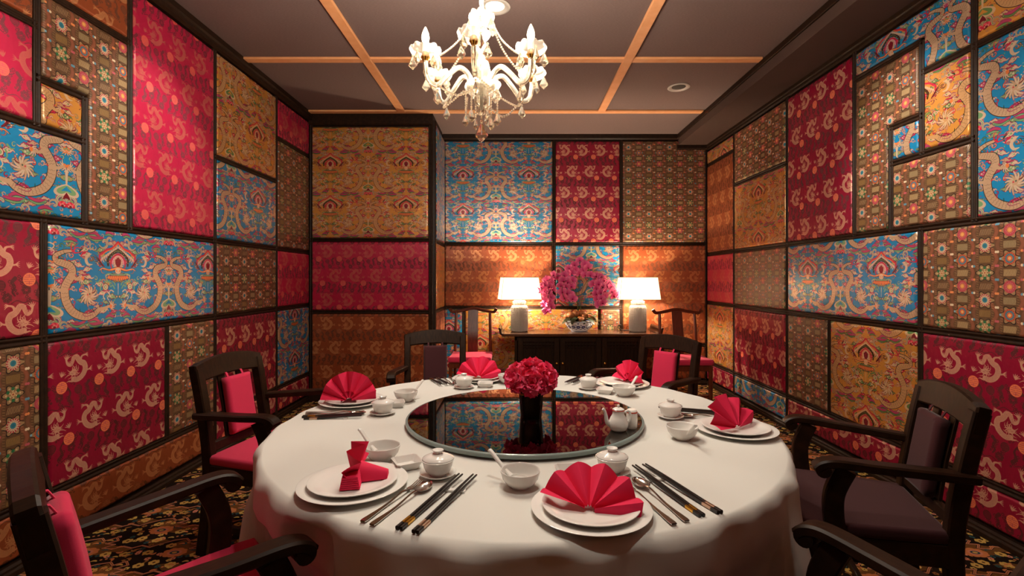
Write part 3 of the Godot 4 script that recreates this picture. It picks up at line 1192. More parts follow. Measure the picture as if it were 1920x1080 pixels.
class Wall:
	var node: Node3D
	var o: Vector3
	var u: Vector3
	var n: Vector3
	var hand: float

	func p(a: float, y: float, d: float) -> Vector3:
		return o + u * a + Vector3(0, y, 0) + n * d


const FABRIC := {
	"r": ["dragon_red", "crimson satin panel woven with pale dragons and orange coins", 0.216, 0.51],
	"s": ["dragon_red_sheen", "crimson satin panel of tonal dragons and dark florals, lit sheen painted rose", 0.216, 0.51],
	"t": ["dragon_rust", "rust brown satin panel with tonal dragons", 0.216, 0.51],
	"b": ["brocade_blue", "blue brocade panel with dragons, clouds and lotus shrines", 0.80, 0.445],
	"g": ["brocade_gold", "gold brocade panel with dragons, clouds and lotus shrines", 0.80, 0.445],
	"m": ["honeycomb", "brown brocade panel of geometric flower rosettes", 0.25, 0.27],
}


func panel(w: Wall, kind: String, poly: PackedVector2Array, uv0: Vector2) -> void:
	# a padded panel: outline in (along the wall, height), rounded and slightly puckered at its edges
	var f: Array = FABRIC[kind]
	var inset := 0.019
	var m := poly.size()
	var area := 0.0
	for i in m:
		area += poly[i].cross(poly[(i + 1) % m])
	var sgn := 1.0 if area > 0.0 else -1.0
	var pts := PackedVector2Array()
	var mit := PackedVector2Array()
	for i in m:
		var a := (poly[i] - poly[(i - 1 + m) % m]).normalized()
		var b := (poly[(i + 1) % m] - poly[i]).normalized()
		var na := Vector2(-a.y, a.x) * sgn
		var nb := Vector2(-b.y, b.x) * sgn
		var mi := na + nb
		var c0 := poly[i] + mi * inset
		var a2 := (poly[(i + 1) % m] - poly[i])
		var b2 := (poly[(i + 2) % m] - poly[(i + 1) % m]).normalized()
		var c1 := poly[(i + 1) % m] + (nb + Vector2(-b2.y, b2.x) * sgn) * inset
		var cnt := maxi(2, int(a2.length() / 0.05))
		for k in cnt:
			pts.append(c0.lerp(c1, float(k) / cnt))
			mit.append(mi if k == 0 else nb)
	var mb := Mb.new()
	var deep := 0.03
	var r := 0.017
	var prof := [[0.0, 0.0, 1.0, 0.0], [0.0, deep - r, 1.0, 0.0]]
	for k in range(1, 6):
		var t := PI * 0.5 * k / 5.0
		prof.append([r * (1.0 - cos(t)), deep - r + r * sin(t), cos(t), sin(t)])
	var cnt2 := pts.size()
	var wav := PackedFloat32Array()
	for i in cnt2:
		wav.append(rng.randf_range(-0.0016, 0.0016))
	for pf in prof:
		for i in cnt2:
			var q: Vector2 = pts[i] + mit[i] * (pf[0] + wav[i])
			var nn: Vector3 = w.n * pf[3] - (w.u * mit[i].x + Vector3(0, mit[i].y, 0)).normalized() * pf[2]
			mb.vert(w.p(q.x, q.y, pf[1]), nn.normalized(), Vector2((q.x - uv0.x) * w.hand, uv0.y - q.y))
	for j in prof.size() - 1:
		for i in cnt2:
			var i2 := (i + 1) % cnt2
			mb.quad(j * cnt2 + i, j * cnt2 + i2, (j + 1) * cnt2 + i2, (j + 1) * cnt2 + i)
	var top := PackedVector2Array()
	var k0 := (prof.size() - 1) * cnt2
	for i in cnt2:
		top.append(pts[i] + mit[i] * (r + wav[i]))
	var ts := Geometry2D.triangulate_polygon(top)
	for i in range(0, ts.size(), 3):
		mb.tri(k0 + ts[i], k0 + ts[i + 1], k0 + ts[i + 2])
	var o := put("fabric_panel", mb.mesh(), M[f[0]], w.node)
	o.set_meta("label", f[1])


func rect(a: float, b: float, y0: float, y1: float) -> PackedVector2Array:
	return PackedVector2Array([Vector2(a, y0), Vector2(b, y0), Vector2(b, y1), Vector2(a, y1)])


func moulding(w: Wall, a: Vector2, b: Vector2) -> void:
	# a double-beaded dark wooden strip
	var d := (b - a).normalized()
	var s := Vector2(-d.y, d.x)
	var prof := []
	for q in [[-0.019, 0.0, -1.0, 0.2], [-0.019, 0.02, -1.0, 0.3], [-0.0165, 0.0265, -0.5, 0.8], [-0.012, 0.0285, 0.0, 1.0], [-0.0075, 0.0265, 0.5, 0.8], [-0.004, 0.021, 0.7, 0.7], [0.0, 0.018, 0.0, 1.0], [0.004, 0.021, -0.7, 0.7], [0.0075, 0.0265, -0.5, 0.8], [0.012, 0.0285, 0.0, 1.0], [0.0165, 0.0265, 0.5, 0.8], [0.019, 0.02, 1.0, 0.3], [0.019, 0.0, 1.0, 0.2]]:
		prof.append(q)
	var mb := Mb.new()
	for e in [a, b]:
		for q in prof:
			var p: Vector2 = e + s * q[0]
			var nn: Vector3 = (w.u * s.x + Vector3(0, s.y, 0)) * q[2] + w.n * q[3]
			mb.vert(w.p(p.x, p.y, q[1]), nn.normalized())
	var m := prof.size()
	for i in m - 1:
		mb.quad(i, i + 1, m + i + 1, m + i)
	for e in 2:
		var nn: Vector3 = (w.u * d.x + Vector3(0, d.y, 0)) * (-1.0 if e == 0 else 1.0)
		var ee: Vector2 = [a, b][e]
		var id := []
		for q in prof:
			var p: Vector2 = ee + s * q[0]
			id.append(mb.vert(w.p(p.x, p.y, q[1]), nn))
		for i in range(1, m - 1):
			mb.tri(id[0], id[i], id[i + 1])
	put("moulding", mb.mesh(), M.trim, w.node)


func strip(called: String, w: Wall, a: float, b: float, prof: Array, parent: Node) -> MeshInstance3D:
	# a straight strip of the given outline (distance from the wall, height) along the wall from a to b
	var mb := Mb.new()
	var m := prof.size()
	var mid := Vector2.ZERO
	for q in prof:
		mid += q / m
	for i in m:
		var p0: Vector2 = prof[i]
		var p1: Vector2 = prof[(i + 1) % m]
		mb.flat([w.p(a, p0.y, p0.x), w.p(b, p0.y, p0.x), w.p(b, p1.y, p1.x), w.p(a, p1.y, p1.x)], w.p((a + b) * 0.5, mid.y, mid.x))
	for e in [a, b]:
		var ps := []
		for q in prof:
			ps.append(w.p(e, q.y, q.x))
		mb.flat(ps, w.p((a + b) * 0.5, mid.y, mid.x))
	if parent == null:
		return struct(called, mb.mesh(), M.trim)
	return put(called, mb.mesh(), M.trim, parent)


func wall(called: String, o: Vector3, u: Vector3, n: Vector3, a: float, b: float, y1: float, hand: float) -> Wall:
	var w := Wall.new()
	w.o = o
	w.u = u
	w.n = n
	w.hand = hand
	var c := o + u * (a + b) * 0.5 + Vector3(0, y1 * 0.5, 0) - n * 0.05
	var size := Vector3(absf(u.x) * (b - a) + absf(n.x) * 0.1, y1, absf(u.z) * (b - a) + absf(n.z) * 0.1)
	w.node = struct(called, Mb.new().box(size, c, 0.001).mesh(), M.trim)
	return w


func room() -> void:
	var H := 3.05
	struct("floor", Mb.new().box(Vector3(4.9, 0.1, 8.1), Vector3(0.085, -0.05, -2.2), 0.001).mesh(), M.lattice_back)
	var fl := Mb.new()
	fl.grid(8, 12, func(a: float, b: float): return Vector3(lerpf(-2.2, 2.37, a), 0.006, lerpf(1.7, -6.1, b)))
	for i in fl.t.size():
		fl.t[i] = Vector2(fl.v[i].x, fl.v[i].z)
	var carpet_ := put("carpet", fl.mesh(), M.carpet, get_node("floor"))
	carpet_.set_meta("label", "dark carpet with gold and orange flowers and zigzag vines")

	# ceiling, its orange battens and the dropped bulkhead on the right
	var ce := struct("ceiling", Mb.new().box(Vector3(4.9, 0.1, 8.1), Vector3(0.085, H + 0.05, -2.2), 0.001).mesh(), M.ceiling)
	for x in [-1.178, 0.902]:
		put("batten", Mb.new().box(Vector3(0.075, 0.022, 6.86), Vector3(x, H - 0.011, -1.79), 0.003).mesh(), M.beam, ce)
	for z in [-5.22, -3.98, -2.74, -1.5, -0.26]:
		put("batten", Mb.new().box(Vector3(4.13, 0.018, 0.075), Vector3(-0.105, H - 0.009, z), 0.003).mesh(), M.beam, ce)
	put("bulkhead", Mb.new().box(Vector3(0.38, 0.13, 7.9), Vector3(2.18, H - 0.066, -2.2), 0.002).mesh(), M.bulkhead, ce)
	put("bulkhead_moulding", Mb.new().box(Vector3(0.02, 0.05, 7.8), Vector3(1.981, H - 0.025, -2.2), 0.004).mesh(), M.trim, ce)

	# left wall
	var L := wall("wall_left", Vector3(-2.2, 0, 0), Vector3(0, 0, -1), Vector3(1, 0, 0), -1.7, 6.2, H, 1.0)
	var lv := [2.277, 2.532, 2.828, 3.63, 4.569, 5.30]
	var E := 1.3
	for q in [
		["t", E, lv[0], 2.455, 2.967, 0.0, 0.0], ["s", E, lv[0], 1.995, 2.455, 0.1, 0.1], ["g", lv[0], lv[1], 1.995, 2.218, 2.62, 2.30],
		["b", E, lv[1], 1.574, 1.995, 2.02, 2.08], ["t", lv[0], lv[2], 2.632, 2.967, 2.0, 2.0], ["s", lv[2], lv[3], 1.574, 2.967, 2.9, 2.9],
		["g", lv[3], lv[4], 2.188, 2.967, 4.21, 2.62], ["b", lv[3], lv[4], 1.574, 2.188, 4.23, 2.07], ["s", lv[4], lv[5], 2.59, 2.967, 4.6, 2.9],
		["m", lv[4], lv[5], 1.574, 2.59, 4.6, 2.5],
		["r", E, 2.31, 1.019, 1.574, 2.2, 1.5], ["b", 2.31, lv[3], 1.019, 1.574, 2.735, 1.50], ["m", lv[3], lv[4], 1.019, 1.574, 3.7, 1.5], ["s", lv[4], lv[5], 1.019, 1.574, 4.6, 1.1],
		["m", E, 2.31, 0.293, 1.019, 2.1, 1.0], ["r", 2.31, 3.128, 0.293, 1.019, 2.36, 0.98], ["m", 3.128, lv[3], 0.293, 1.019, 3.15, 1.0], ["r", lv[3], lv[4], 0.293, 1.019, 3.7, 0.98], ["b", lv[4], lv[5], 0.293, 1.019, 4.93, 1.05],
		["t", E, lv[3], 0.06, 0.293, 1.5, 0.56], ["r", lv[3], lv[4], 0.06, 0.293, 3.7, 0.33], ["r", lv[4], lv[5], 0.06, 0.293, 4.6, 0.33],
		["r", -0.2, E, 1.574, 2.967, 0.0, 2.9], ["g", -1.7, -0.2, 1.574, 2.967, 0.0, 2.9], ["m", -0.2, E, 0.293, 1.574, 0.0, 1.5], ["b", -1.7, -0.2, 0.293, 1.574, 0.0, 1.5], ["t", -1.7, E, 0.06, 0.293, 0.0, 0.3]]:
		panel(L, q[0], rect(q[1], q[2], q[3], q[4]), Vector2(q[5], q[6]))
	panel(L, "m", PackedVector2Array([Vector2(lv[0], 2.218), Vector2(lv[1], 2.218), Vector2(lv[1], 1.574), Vector2(lv[2], 1.574), Vector2(lv[2], 2.632), Vector2(lv[0], 2.632)]), Vector2(2.33, 2.58))
	for q in [[-1.7, 1.574, 5.3, 1.574], [-1.7, 1.019, 5.3, 1.019], [-1.7, 0.293, 5.3, 0.293], [E, 2.455, lv[0], 2.455], [E, 1.995, lv[1], 1.995], [lv[0], 2.218, lv[1], 2.218], [lv[0], 2.632, lv[2], 2.632], [lv[3], 2.188, lv[4], 2.188], [lv[4], 2.59, 5.3, 2.59],
		[lv[0], 1.995, lv[0], 2.967], [lv[1], 1.574, lv[1], 2.218], [lv[2], 1.574, lv[2], 2.967], [lv[3], 0.06, lv[3], 2.967], [lv[4], 0.06, lv[4], 2.967], [2.31, 0.293, 2.31, 1.574], [3.128, 0.293, 3.128, 1.019], [E, 0.06, E, 2.967], [-0.2, 0.06, -0.2, 2.967]]:
		moulding(L, Vector2(q[0], q[1]), Vector2(q[2], q[3]))
	var corn := [Vector2(0, 2.962), Vector2(0.03, 2.962), Vector2(0.05, 2.975), Vector2(0.05, 3.0), Vector2(0.06, 3.012), Vector2(0.06, H), Vector2(0, H)]
	strip("cornice", L, -1.7, 5.3, corn, L.node)
	var base := [Vector2(0, 0), Vector2(0.036, 0), Vector2(0.036, 0.03), Vector2(0.03, 0.04), Vector2(0.03, 0.05), Vector2(0.022, 0.06), Vector2(0, 0.06)]
	strip("baseboard_left", L, -1.7, 5.3, base, null)

	# right wall
	var R := wall("wall_right", Vector3(2.37, 0, 0), Vector3(0, 0, -1), Vector3(-1, 0, 0), -1.7, 6.2, H, -1.0)
	var v := [5.347, 4.307, 3.453, 2.881, 2.552, 3.119, 3.729, 2.89]
	E = 1.6
	for q in [
		["g", v[0], 6.1, 2.673, 2.86, 5.6, 2.8], ["t", v[0], 6.1, 1.592, 2.673, 5.4, 2.6], ["m", v[1], v[0], 2.298, 2.86, 4.4, 2.8], ["g", v[1], v[0], 1.592, 2.298, 4.80, 2.23],
		["r", v[2], v[1], 1.592, 2.86, 3.5, 2.86], ["g", v[4], v[3], 2.015, 2.488, 2.90, 2.45], ["b", v[3], v[5], 2.015, 2.24, 2.66, 2.36], ["m", v[4], v[5], 1.592, 2.015, 2.62, 1.98],
		["g", E, v[4], 2.487, 2.86, 2.1, 2.98], ["b", E, v[4], 1.592, 2.487, 2.15, 2.48],
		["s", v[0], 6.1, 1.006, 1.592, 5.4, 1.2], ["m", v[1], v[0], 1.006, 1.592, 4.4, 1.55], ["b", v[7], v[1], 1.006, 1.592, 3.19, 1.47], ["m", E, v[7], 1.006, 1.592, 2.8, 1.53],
		["g", v[0], 6.1, 0.285, 1.006, 5.7, 0.95], ["r", v[1], v[0], 0.285, 1.006, 4.35, 0.98], ["m", v[6], v[1], 0.285, 1.006, 3.8, 0.95], ["g", v[7], v[6], 0.285, 1.006, 3.33, 0.90], ["r", E, v[7], 0.285, 1.006, 2.8, 0.98],
		["r", v[0], 6.1, 0.06, 0.285, 5.4, 0.3], ["b", v[1], v[0], 0.06, 0.285, 4.8, 0.1], ["r", E, v[1], 0.06, 0.285, 2.6, 0.36],
		["r", 0.1, E, 1.592, 2.86, 0.0, 2.8], ["g", -1.7, 0.1, 1.592, 2.86, 0.0, 2.8], ["m", 0.1, E, 0.285, 1.592, 0.0, 1.5], ["b", -1.7, 0.1, 0.285, 1.592, 0.0, 1.5], ["t", -1.7, E, 0.06, 0.285, 0.0, 0.3]]:
		panel(R, q[0], rect(q[1], q[2], q[3], q[4]), Vector2(q[5], q[6]))
	panel(R, "b", PackedVector2Array([Vector2(v[4], 2.488), Vector2(v[3], 2.488), Vector2(v[3], 2.669), Vector2(v[2], 2.669), Vector2(v[2], 2.86), Vector2(v[4], 2.86)]), Vector2(3.11, 2.86))
	panel(R, "m", PackedVector2Array([Vector2(v[5], 1.592), Vector2(v[2], 1.592), Vector2(v[2], 2.669), Vector2(v[3], 2.669), Vector2(v[3], 2.24), Vector2(v[5], 2.24)]), Vector2(2.93, 2.62))
	for q in [[-1.7, 1.592, 6.07, 1.592], [-1.7, 1.006, 6.07, 1.006], [-1.7, 0.285, 6.07, 0.285], [v[0], 2.673, 6.07, 2.673], [v[1], 2.298, v[0], 2.298], [v[3], 2.669, v[2], 2.669], [v[4], 2.488, v[3], 2.488], [E, 2.487, v[4], 2.487], [v[3], 2.24, v[5], 2.24], [v[4], 2.015, v[5], 2.015],
		[v[0], 0.06, v[0], 2.86], [v[1], 0.06, v[1], 2.86], [v[2], 1.592, v[2], 2.86], [v[3], 2.015, v[3], 2.669], [v[4], 1.592, v[4], 2.86], [v[5], 1.592, v[5], 2.24], [v[6], 0.285, v[6], 1.006], [v[7], 0.285, v[7], 1.592], [E, 0.06, E, 2.86], [0.1, 0.06, 0.1, 2.86]]:
		moulding(R, Vector2(q[0], q[1]), Vector2(q[2], q[3]))
	var cr := []
	for q in corn:
		cr.append(Vector2(q.x * 0.75, minf(2.918, 2.858 + (q.y - 2.962) * 0.69)))
	strip("cornice", R, -1.7, 6.07, cr, R.node)
	strip("baseboard_right", R, -1.7, 6.07, base, null)

	# back wall of the alcove, the pier on the left and its flank
	var B := wall("wall_back", Vector3(0, 0, -6.1), Vector3(1, 0, 0), Vector3(0, 0, 1), -2.3, 2.47, H, 1.0)
	for q in [["b", -0.87, 0.479, 1.721, 2.985, -0.628, 2.66], ["r", 0.479, 1.296, 1.721, 2.985, 0.49, 2.98], ["m", 1.296, 2.34, 1.721, 2.985, 1.32, 2.96],
		["t", -0.87, 0.479, 0.944, 1.721, -0.8, 1.7], ["b", 0.479, 1.296, 0.944, 1.721, 0.53, 1.5], ["t", 1.296, 2.34, 0.49, 1.721, 1.33, 1.7],
		["b", -0.87, -0.62, 0.06, 0.944, -0.8, 0.8], ["g", -0.62, 1.03, 0.06, 0.944, -0.42, 0.62], ["m", 1.03, 1.296, 0.06, 0.944, 1.1, 0.9], ["t", 1.296, 2.34, 0.06, 0.49, 1.3, 0.4]]:
		panel(B, q[0], rect(q[1], q[2], q[3], q[4]), Vector2(q[5], q[6]))
	for q in [[-0.84, 1.721, 2.34, 1.721], [-0.84, 0.944, 1.296, 0.944], [1.296, 0.49, 2.34, 0.49], [0.479, 0.944, 0.479, 2.985], [1.296, 0.06, 1.296, 2.985], [-0.62, 0.06, -0.62, 0.944], [-0.846, 0.06, -0.846, 2.985], [2.316, 0.06, 2.316, 2.9]]:
		moulding(B, Vector2(q[0], q[1]), Vector2(q[2], q[3]))
	strip("cornice", B, -0.87, 1.99, [Vector2(0, 2.985), Vector2(0.03, 2.985), Vector2(0.045, 3.0), Vector2(0.045, H), Vector2(0, H)], B.node)
	strip("cornice", B, 1.97, 2.34, [Vector2(0, 2.86), Vector2(0.03, 2.86), Vector2(0.045, 2.88), Vector2(0.045, 2.918), Vector2(0, 2.918)], B.node)
	strip("baseboard_back", B, -0.87, 2.34, base, null)

	var P := wall("wall_pier_front", Vector3(0, 0, -5.30), Vector3(1, 0, 0), Vector3(0, 0, 1), -2.2, -0.87, H, 1.0)
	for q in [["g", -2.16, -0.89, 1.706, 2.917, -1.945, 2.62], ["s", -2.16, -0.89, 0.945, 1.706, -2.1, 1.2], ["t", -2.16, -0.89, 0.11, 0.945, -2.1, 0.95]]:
		panel(P, q[0], rect(q[1], q[2], q[3], q[4]), Vector2(q[5], q[6]))
	for q in [[-2.17, 1.706, -0.9, 1.706], [-2.17, 0.945, -0.9, 0.945], [-2.15, 0.06, -2.15, 2.93], [-0.888, 0.06, -0.888, 2.96]]:
		moulding(P, Vector2(q[0], q[1]), Vector2(q[2], q[3]))
	strip("cornice", P, -2.17, -0.865, [Vector2(0, 2.917), Vector2(0.028, 2.917), Vector2(0.04, 2.93), Vector2(0.04, 2.965), Vector2(0, 2.965)], P.node)
	strip("baseboard_pier", P, -2.17, -0.87, [Vector2(0, 0), Vector2(0.036, 0), Vector2(0.036, 0.07), Vector2(0.03, 0.09), Vector2(0.022, 0.11), Vector2(0, 0.11)], null)
	var F := wall("wall_pier_side", Vector3(-0.87, 0, 0), Vector3(0, 0, -1), Vector3(1, 0, 0), 5.40, 6.0, H, 1.0)
	for q in [["b", 5.36, 6.03, 1.70, 2.97, 5.5, 2.6], ["g", 5.36, 6.03, 0.945, 1.70, 5.7, 1.6], ["t", 5.36, 6.03, 0.06, 0.945, 5.4, 0.9]]:
		panel(F, q[0], rect(q[1], q[2], q[3], q[4]), Vector2(q[5], q[6]))
	for q in [[5.34, 1.70, 6.03, 1.70], [5.34, 0.945, 6.03, 0.945], [5.34, 0.06, 5.34, 2.98]]:
		moulding(F, Vector2(q[0], q[1]), Vector2(q[2], q[3]))

	# the wall behind the camera
	var K := wall("wall_rear", Vector3(0, 0, 1.7), Vector3(-1, 0, 0), Vector3(0, 0, -1), -2.47, 2.3, H, 1.0)
	for q in [["r", -2.33, -0.7, 1.59, 2.96, 0.0, 2.9], ["g", -0.7, 0.8, 1.59, 2.96, 0.0, 2.9], ["b", 0.8, 2.16, 1.59, 2.96, 0.0, 2.9], ["m", -2.33, -0.7, 0.06, 1.59, 0.0, 1.5], ["t", -0.7, 0.8, 0.06, 1.59, 0.0, 1.5], ["r", 0.8, 2.16, 0.06, 1.59, 0.0, 1.5]]:
		panel(K, q[0], rect(q[1], q[2], q[3], q[4]), Vector2(q[5], q[6]))
	for q in [[-2.33, 1.59, 2.16, 1.59], [-0.7, 0.06, -0.7, 2.96], [0.8, 0.06, 0.8, 2.96]]:
		moulding(K, Vector2(q[0], q[1]), Vector2(q[2], q[3]))

	downlights()


func downlights() -> void:
	var ring := Mb.new().lathe([Vector2(0.085, 0.0), Vector2(0.098, -0.002), Vector2(0.1, -0.006), Vector2(0.095, -0.009), Vector2(0.082, -0.01), Vector2(0.07, -0.004), Vector2(0.062, 0.0)], 40).mesh()
	var disc := Mb.new().lathe([Vector2(0.062, -0.001), Vector2(0.03, -0.003), Vector2(0.0, -0.004)], 32).mesh()
	var lit := mat(Color("fff2dc"), 0.4)
	lit.emission_enabled = true
	lit.emission = Color("ffe2b8")
	lit.emission_energy_multiplier = 4.0
	for q in [[-0.127, -3.215, 4.6, 54.0, 0.0, "lit ceiling downlight behind the top of the chandelier"], [0.1, -1.0, 2.0, 48.0, 0.0, "added unseen downlight brightening the near edge of the table"], [-1.2, -2.98, 6.5, 29.0, -0.74, "lit downlight in the ceiling near the left wall"], [-1.2, -1.75, 6.5, 29.0, -0.74, "lit downlight in the ceiling near the left wall, behind the first"], [1.35, -2.98, 6.5, 29.0, 0.74, "lit downlight in the ceiling near the right wall"], [1.35, -1.8, 6.5, 29.0, 0.74, "lit downlight in the ceiling near the right wall, behind the first"]]:  # the one over the near table edge is an added, unseen fill
		var p := Vector3(q[0], 3.05, q[1])
		var t := thing("downlight", q[5], "downlight", p, 0.0, "")
		put("bezel", ring, M.white_metal, t)
		put("lamp", disc, lit, t)
		var s := SpotLight3D.new()
		s.name = "downlight_beam"
		s.light_color = Color(1.0, 0.97, 0.91)
		s.light_energy = q[2]
		s.spot_angle = q[3]
		s.spot_angle_attenuation = 0.9
		s.spot_range = 9.0
		s.spot_attenuation = 2.0
		s.light_size = 0.05
		s.shadow_enabled = true
		s.position = Vector3(0, -0.02, 0)
		s.basis = Basis(Vector3(0, 0, 1), q[4]) * Basis(Vector3.RIGHT, -PI / 2)
		t.add_child(s, true)
	var t2 := thing("downlight", "unlit ceiling downlight above the right side of the room", "downlight", Vector3(1.5, 3.05, -4.57))
	put("bezel", ring, M.white_metal, t2)
	put("lamp", disc, M.dark_hole, t2)


# ---------------------------------------------------------------- table, cloth, turntable

func seat_limit(p: Vector3, dir: Vector3) -> float:
	# distance from the table centre along dir to the nearest chair seat, or INF
	var best := INF
	for ch in CH:
		var f := Vector2(ch[2], ch[3]).normalized()
		var s := Vector2(f.y, -f.x)
		var c := Vector2(ch[0], ch[1])
		var a := c + f * 0.262
		# line through the front edge of the seat
		var d2 := Vector2(dir.x, -dir.z)
		var o := Vector2(p.x, -p.z)
		var den := d2.dot(f)
		if absf(den) < 1e-4:
			continue
		var t := (a - o).dot(f) / den
		if t > 0.0:
			var hit := o + d2 * t
			var x := absf((hit - a).dot(s))
			if x < 0.34:
				best = minf(best, t + maxf(0.0, x - 0.27) * 2.5)
	return best


func arm_limit(p: Vector3, dir: Vector3) -> float:
	# distance from the table centre along dir to the nearest arm end, or INF
	var best := INF
	for ch in CH:
		var f := Vector2(ch[2], ch[3]).normalized()
		var s := Vector2(f.y, -f.x)
		for k in [-0.277, 0.277]:
			for back in [0.19, 0.12]:
				var q: Vector2 = Vector2(ch[0], ch[1]) + f * back + s * k - Vector2(p.x, -p.z)
				var d2 := Vector2(dir.x, -dir.z)
				var along := q.dot(d2)
				var off := q.distance_to(d2 * along)
				if along > 0.0 and off < 0.12:
					best = minf(best, along - 0.06 + maxf(0.0, off - 0.045) * 1.2)
	return best


func table() -> void:
	var t := thing("round_table", "round dining table hidden under the white cloth", "table", TC)
	put("tabletop", Mb.new().lathe([Vector2(0, TY - 0.04), Vector2(0.9, TY - 0.04), Vector2(0.91, TY - 0.03), Vector2(0.91, TY - 0.012), Vector2(0.9, TY - 0.004), Vector2(0, TY - 0.004)], 64).mesh(), M.wood, t)
	put("pedestal", Mb.new().lathe([Vector2(0.3, 0), Vector2(0.3, 0.05), Vector2(0.12, 0.1), Vector2(0.09, 0.4), Vector2(0.12, 0.66), Vector2(0.25, 0.71)], 32).mesh(), M.wood, t)
	var R := 0.935
	var seg := 360
	var rows := []
	for f in [0.0, 0.25, 0.5, 0.7, 0.85, 0.93]:
		rows.append([0, f])
	for i in range(1, 8):
		rows.append([1, i / 7.0])
	for i in range(1, 27):
		rows.append([2, i / 26.0])
	var lim := PackedFloat32Array()
	var lim2 := PackedFloat32Array()
	for i in seg:
		lim2.append(arm_limit(TC, Vector3(cos(TAU * i / seg), 0, sin(TAU * i / seg))))
		var w := TAU * i / seg
		lim.append(seat_limit(TC, Vector3(cos(w), 0, sin(w))) - 0.016)
	var mb := Mb.new()
	mb.grid(seg, rows.size() - 1, func(a: float, b: float):
		var w: float = a * TAU
		var row: Array = rows[int(round(b * (rows.size() - 1)))]
		var d := Vector3(cos(w), 0, sin(w))
		var rr: float
		var y: float
		var br := 0.035
		if row[0] == 0:
			rr = (R - br) * row[1]
			y = TY
			y += 0.0012 * sin(7.0 * d.x * rr + 3.0 * d.z * rr) * sin(5.0 * d.z * rr * 2.0 + 1.0)
		elif row[0] == 1:
			var q: float = row[1] * PI * 0.5
			rr = R - br + br * sin(q)
			y = TY - br * (1.0 - cos(q))
			rr += (1.0 - cos(q)) * (0.005 * sin(w * 23.0) + 0.006 * sin(w * 11.0 + 0.6) + 0.003 * sin(w * 41.0))
			y += 0.004 * sin(q) * sin(w * 29.0 + 1.0)
		else:
			var s: float = row[1]
			var amp := 0.014 + 0.045 * s
			var fold := sin(w * 11.0 + 0.6) + 0.55 * sin(w * 17.0 + 2.0 + s) + 0.4 * sin(w * 7.0 - 1.0)
			rr = R + 0.03 * s + amp * maxf(fold, -0.75) * smoothstep(0.0, 0.35, s) + (1.0 - s) * (0.005 * sin(w * 23.0) + 0.006 * sin(w * 11.0 + 0.6) + 0.003 * sin(w * 41.0))
			y = lerpf(TY - br + 0.004 * sin(w * 29.0 + 1.0), 0.03, s)
			var l: float = lim[int(round(a * seg)) % seg]
			if l < rr:
				rr = lerpf(rr, l, smoothstep(0.66, 0.52, y))
			var l2: float = lim2[int(round(a * seg)) % seg]
			if l2 < rr:
				rr = lerpf(rr, l2, smoothstep(0.725, 0.705, y))
		return TC + d * rr + Vector3(0, y, 0), true)
	var cl := put("tablecloth", mb.mesh(), M.linen)
	tag(cl, "white linen cloth draped to the floor over the round dining table", "tablecloth")

	var ls := thing("lazy_susan", "round turntable of black mirror glass in the middle of the white cloth", "turntable", Vector3(0.0375, TY, -1.945))
	put("swivel", Mb.new().lathe([Vector2(0, 0.0), Vector2(0.2, 0.0), Vector2(0.2, 0.008), Vector2(0, 0.008)], 40).mesh(), M.steel, ls)
	put("glass_edge", Mb.new().lathe([Vector2(0.44, 0.006), Vector2(0.449, 0.007), Vector2(0.452, 0.010), Vector2(0.452, 0.0195), Vector2(0.449, 0.022), Vector2(0.444, 0.0222)], 128).mesh(), M.glass_edge, ls)
	put("glass_top", Mb.new().lathe([Vector2(0, 0.007), Vector2(0.443, 0.007), Vector2(0.4445, 0.009), Vector2(0.4445, 0.0215), Vector2(0.443, 0.0225), Vector2(0, 0.0225)], 128, 0.95).mesh(), M.black_glass, ls)


# ---------------------------------------------------------------- chairs

# centre x, depth, forward x, forward depth, cushion, label
const CH := [
	[-0.825, 1.238, 0.71, 0.70, "r", "dark wooden armchair with crimson cushions, nearest the camera on the left"],
	[-1.19, 2.49, 0.975, -0.19, "r", "dark wooden armchair with crimson cushions facing right, farther back along the left wall"],
	[-0.54, 3.40, 0.155, -0.988, "p", "dark wooden armchair with plum cushion at the table's far side, before the pier"],
	[0.832, 3.18, -0.77, -0.64, "r", "dark wooden armchair with crimson cushion at the table's far side, before the sideboard"],
	[1.30, 1.88, -0.944, 0.33, "p", "dark wooden armchair with plum cushions along the right wall"],
	[0.602, 0.936, -0.55, 0.835, "p", "dark wooden armchair at the right front corner, only its arm showing"],
]


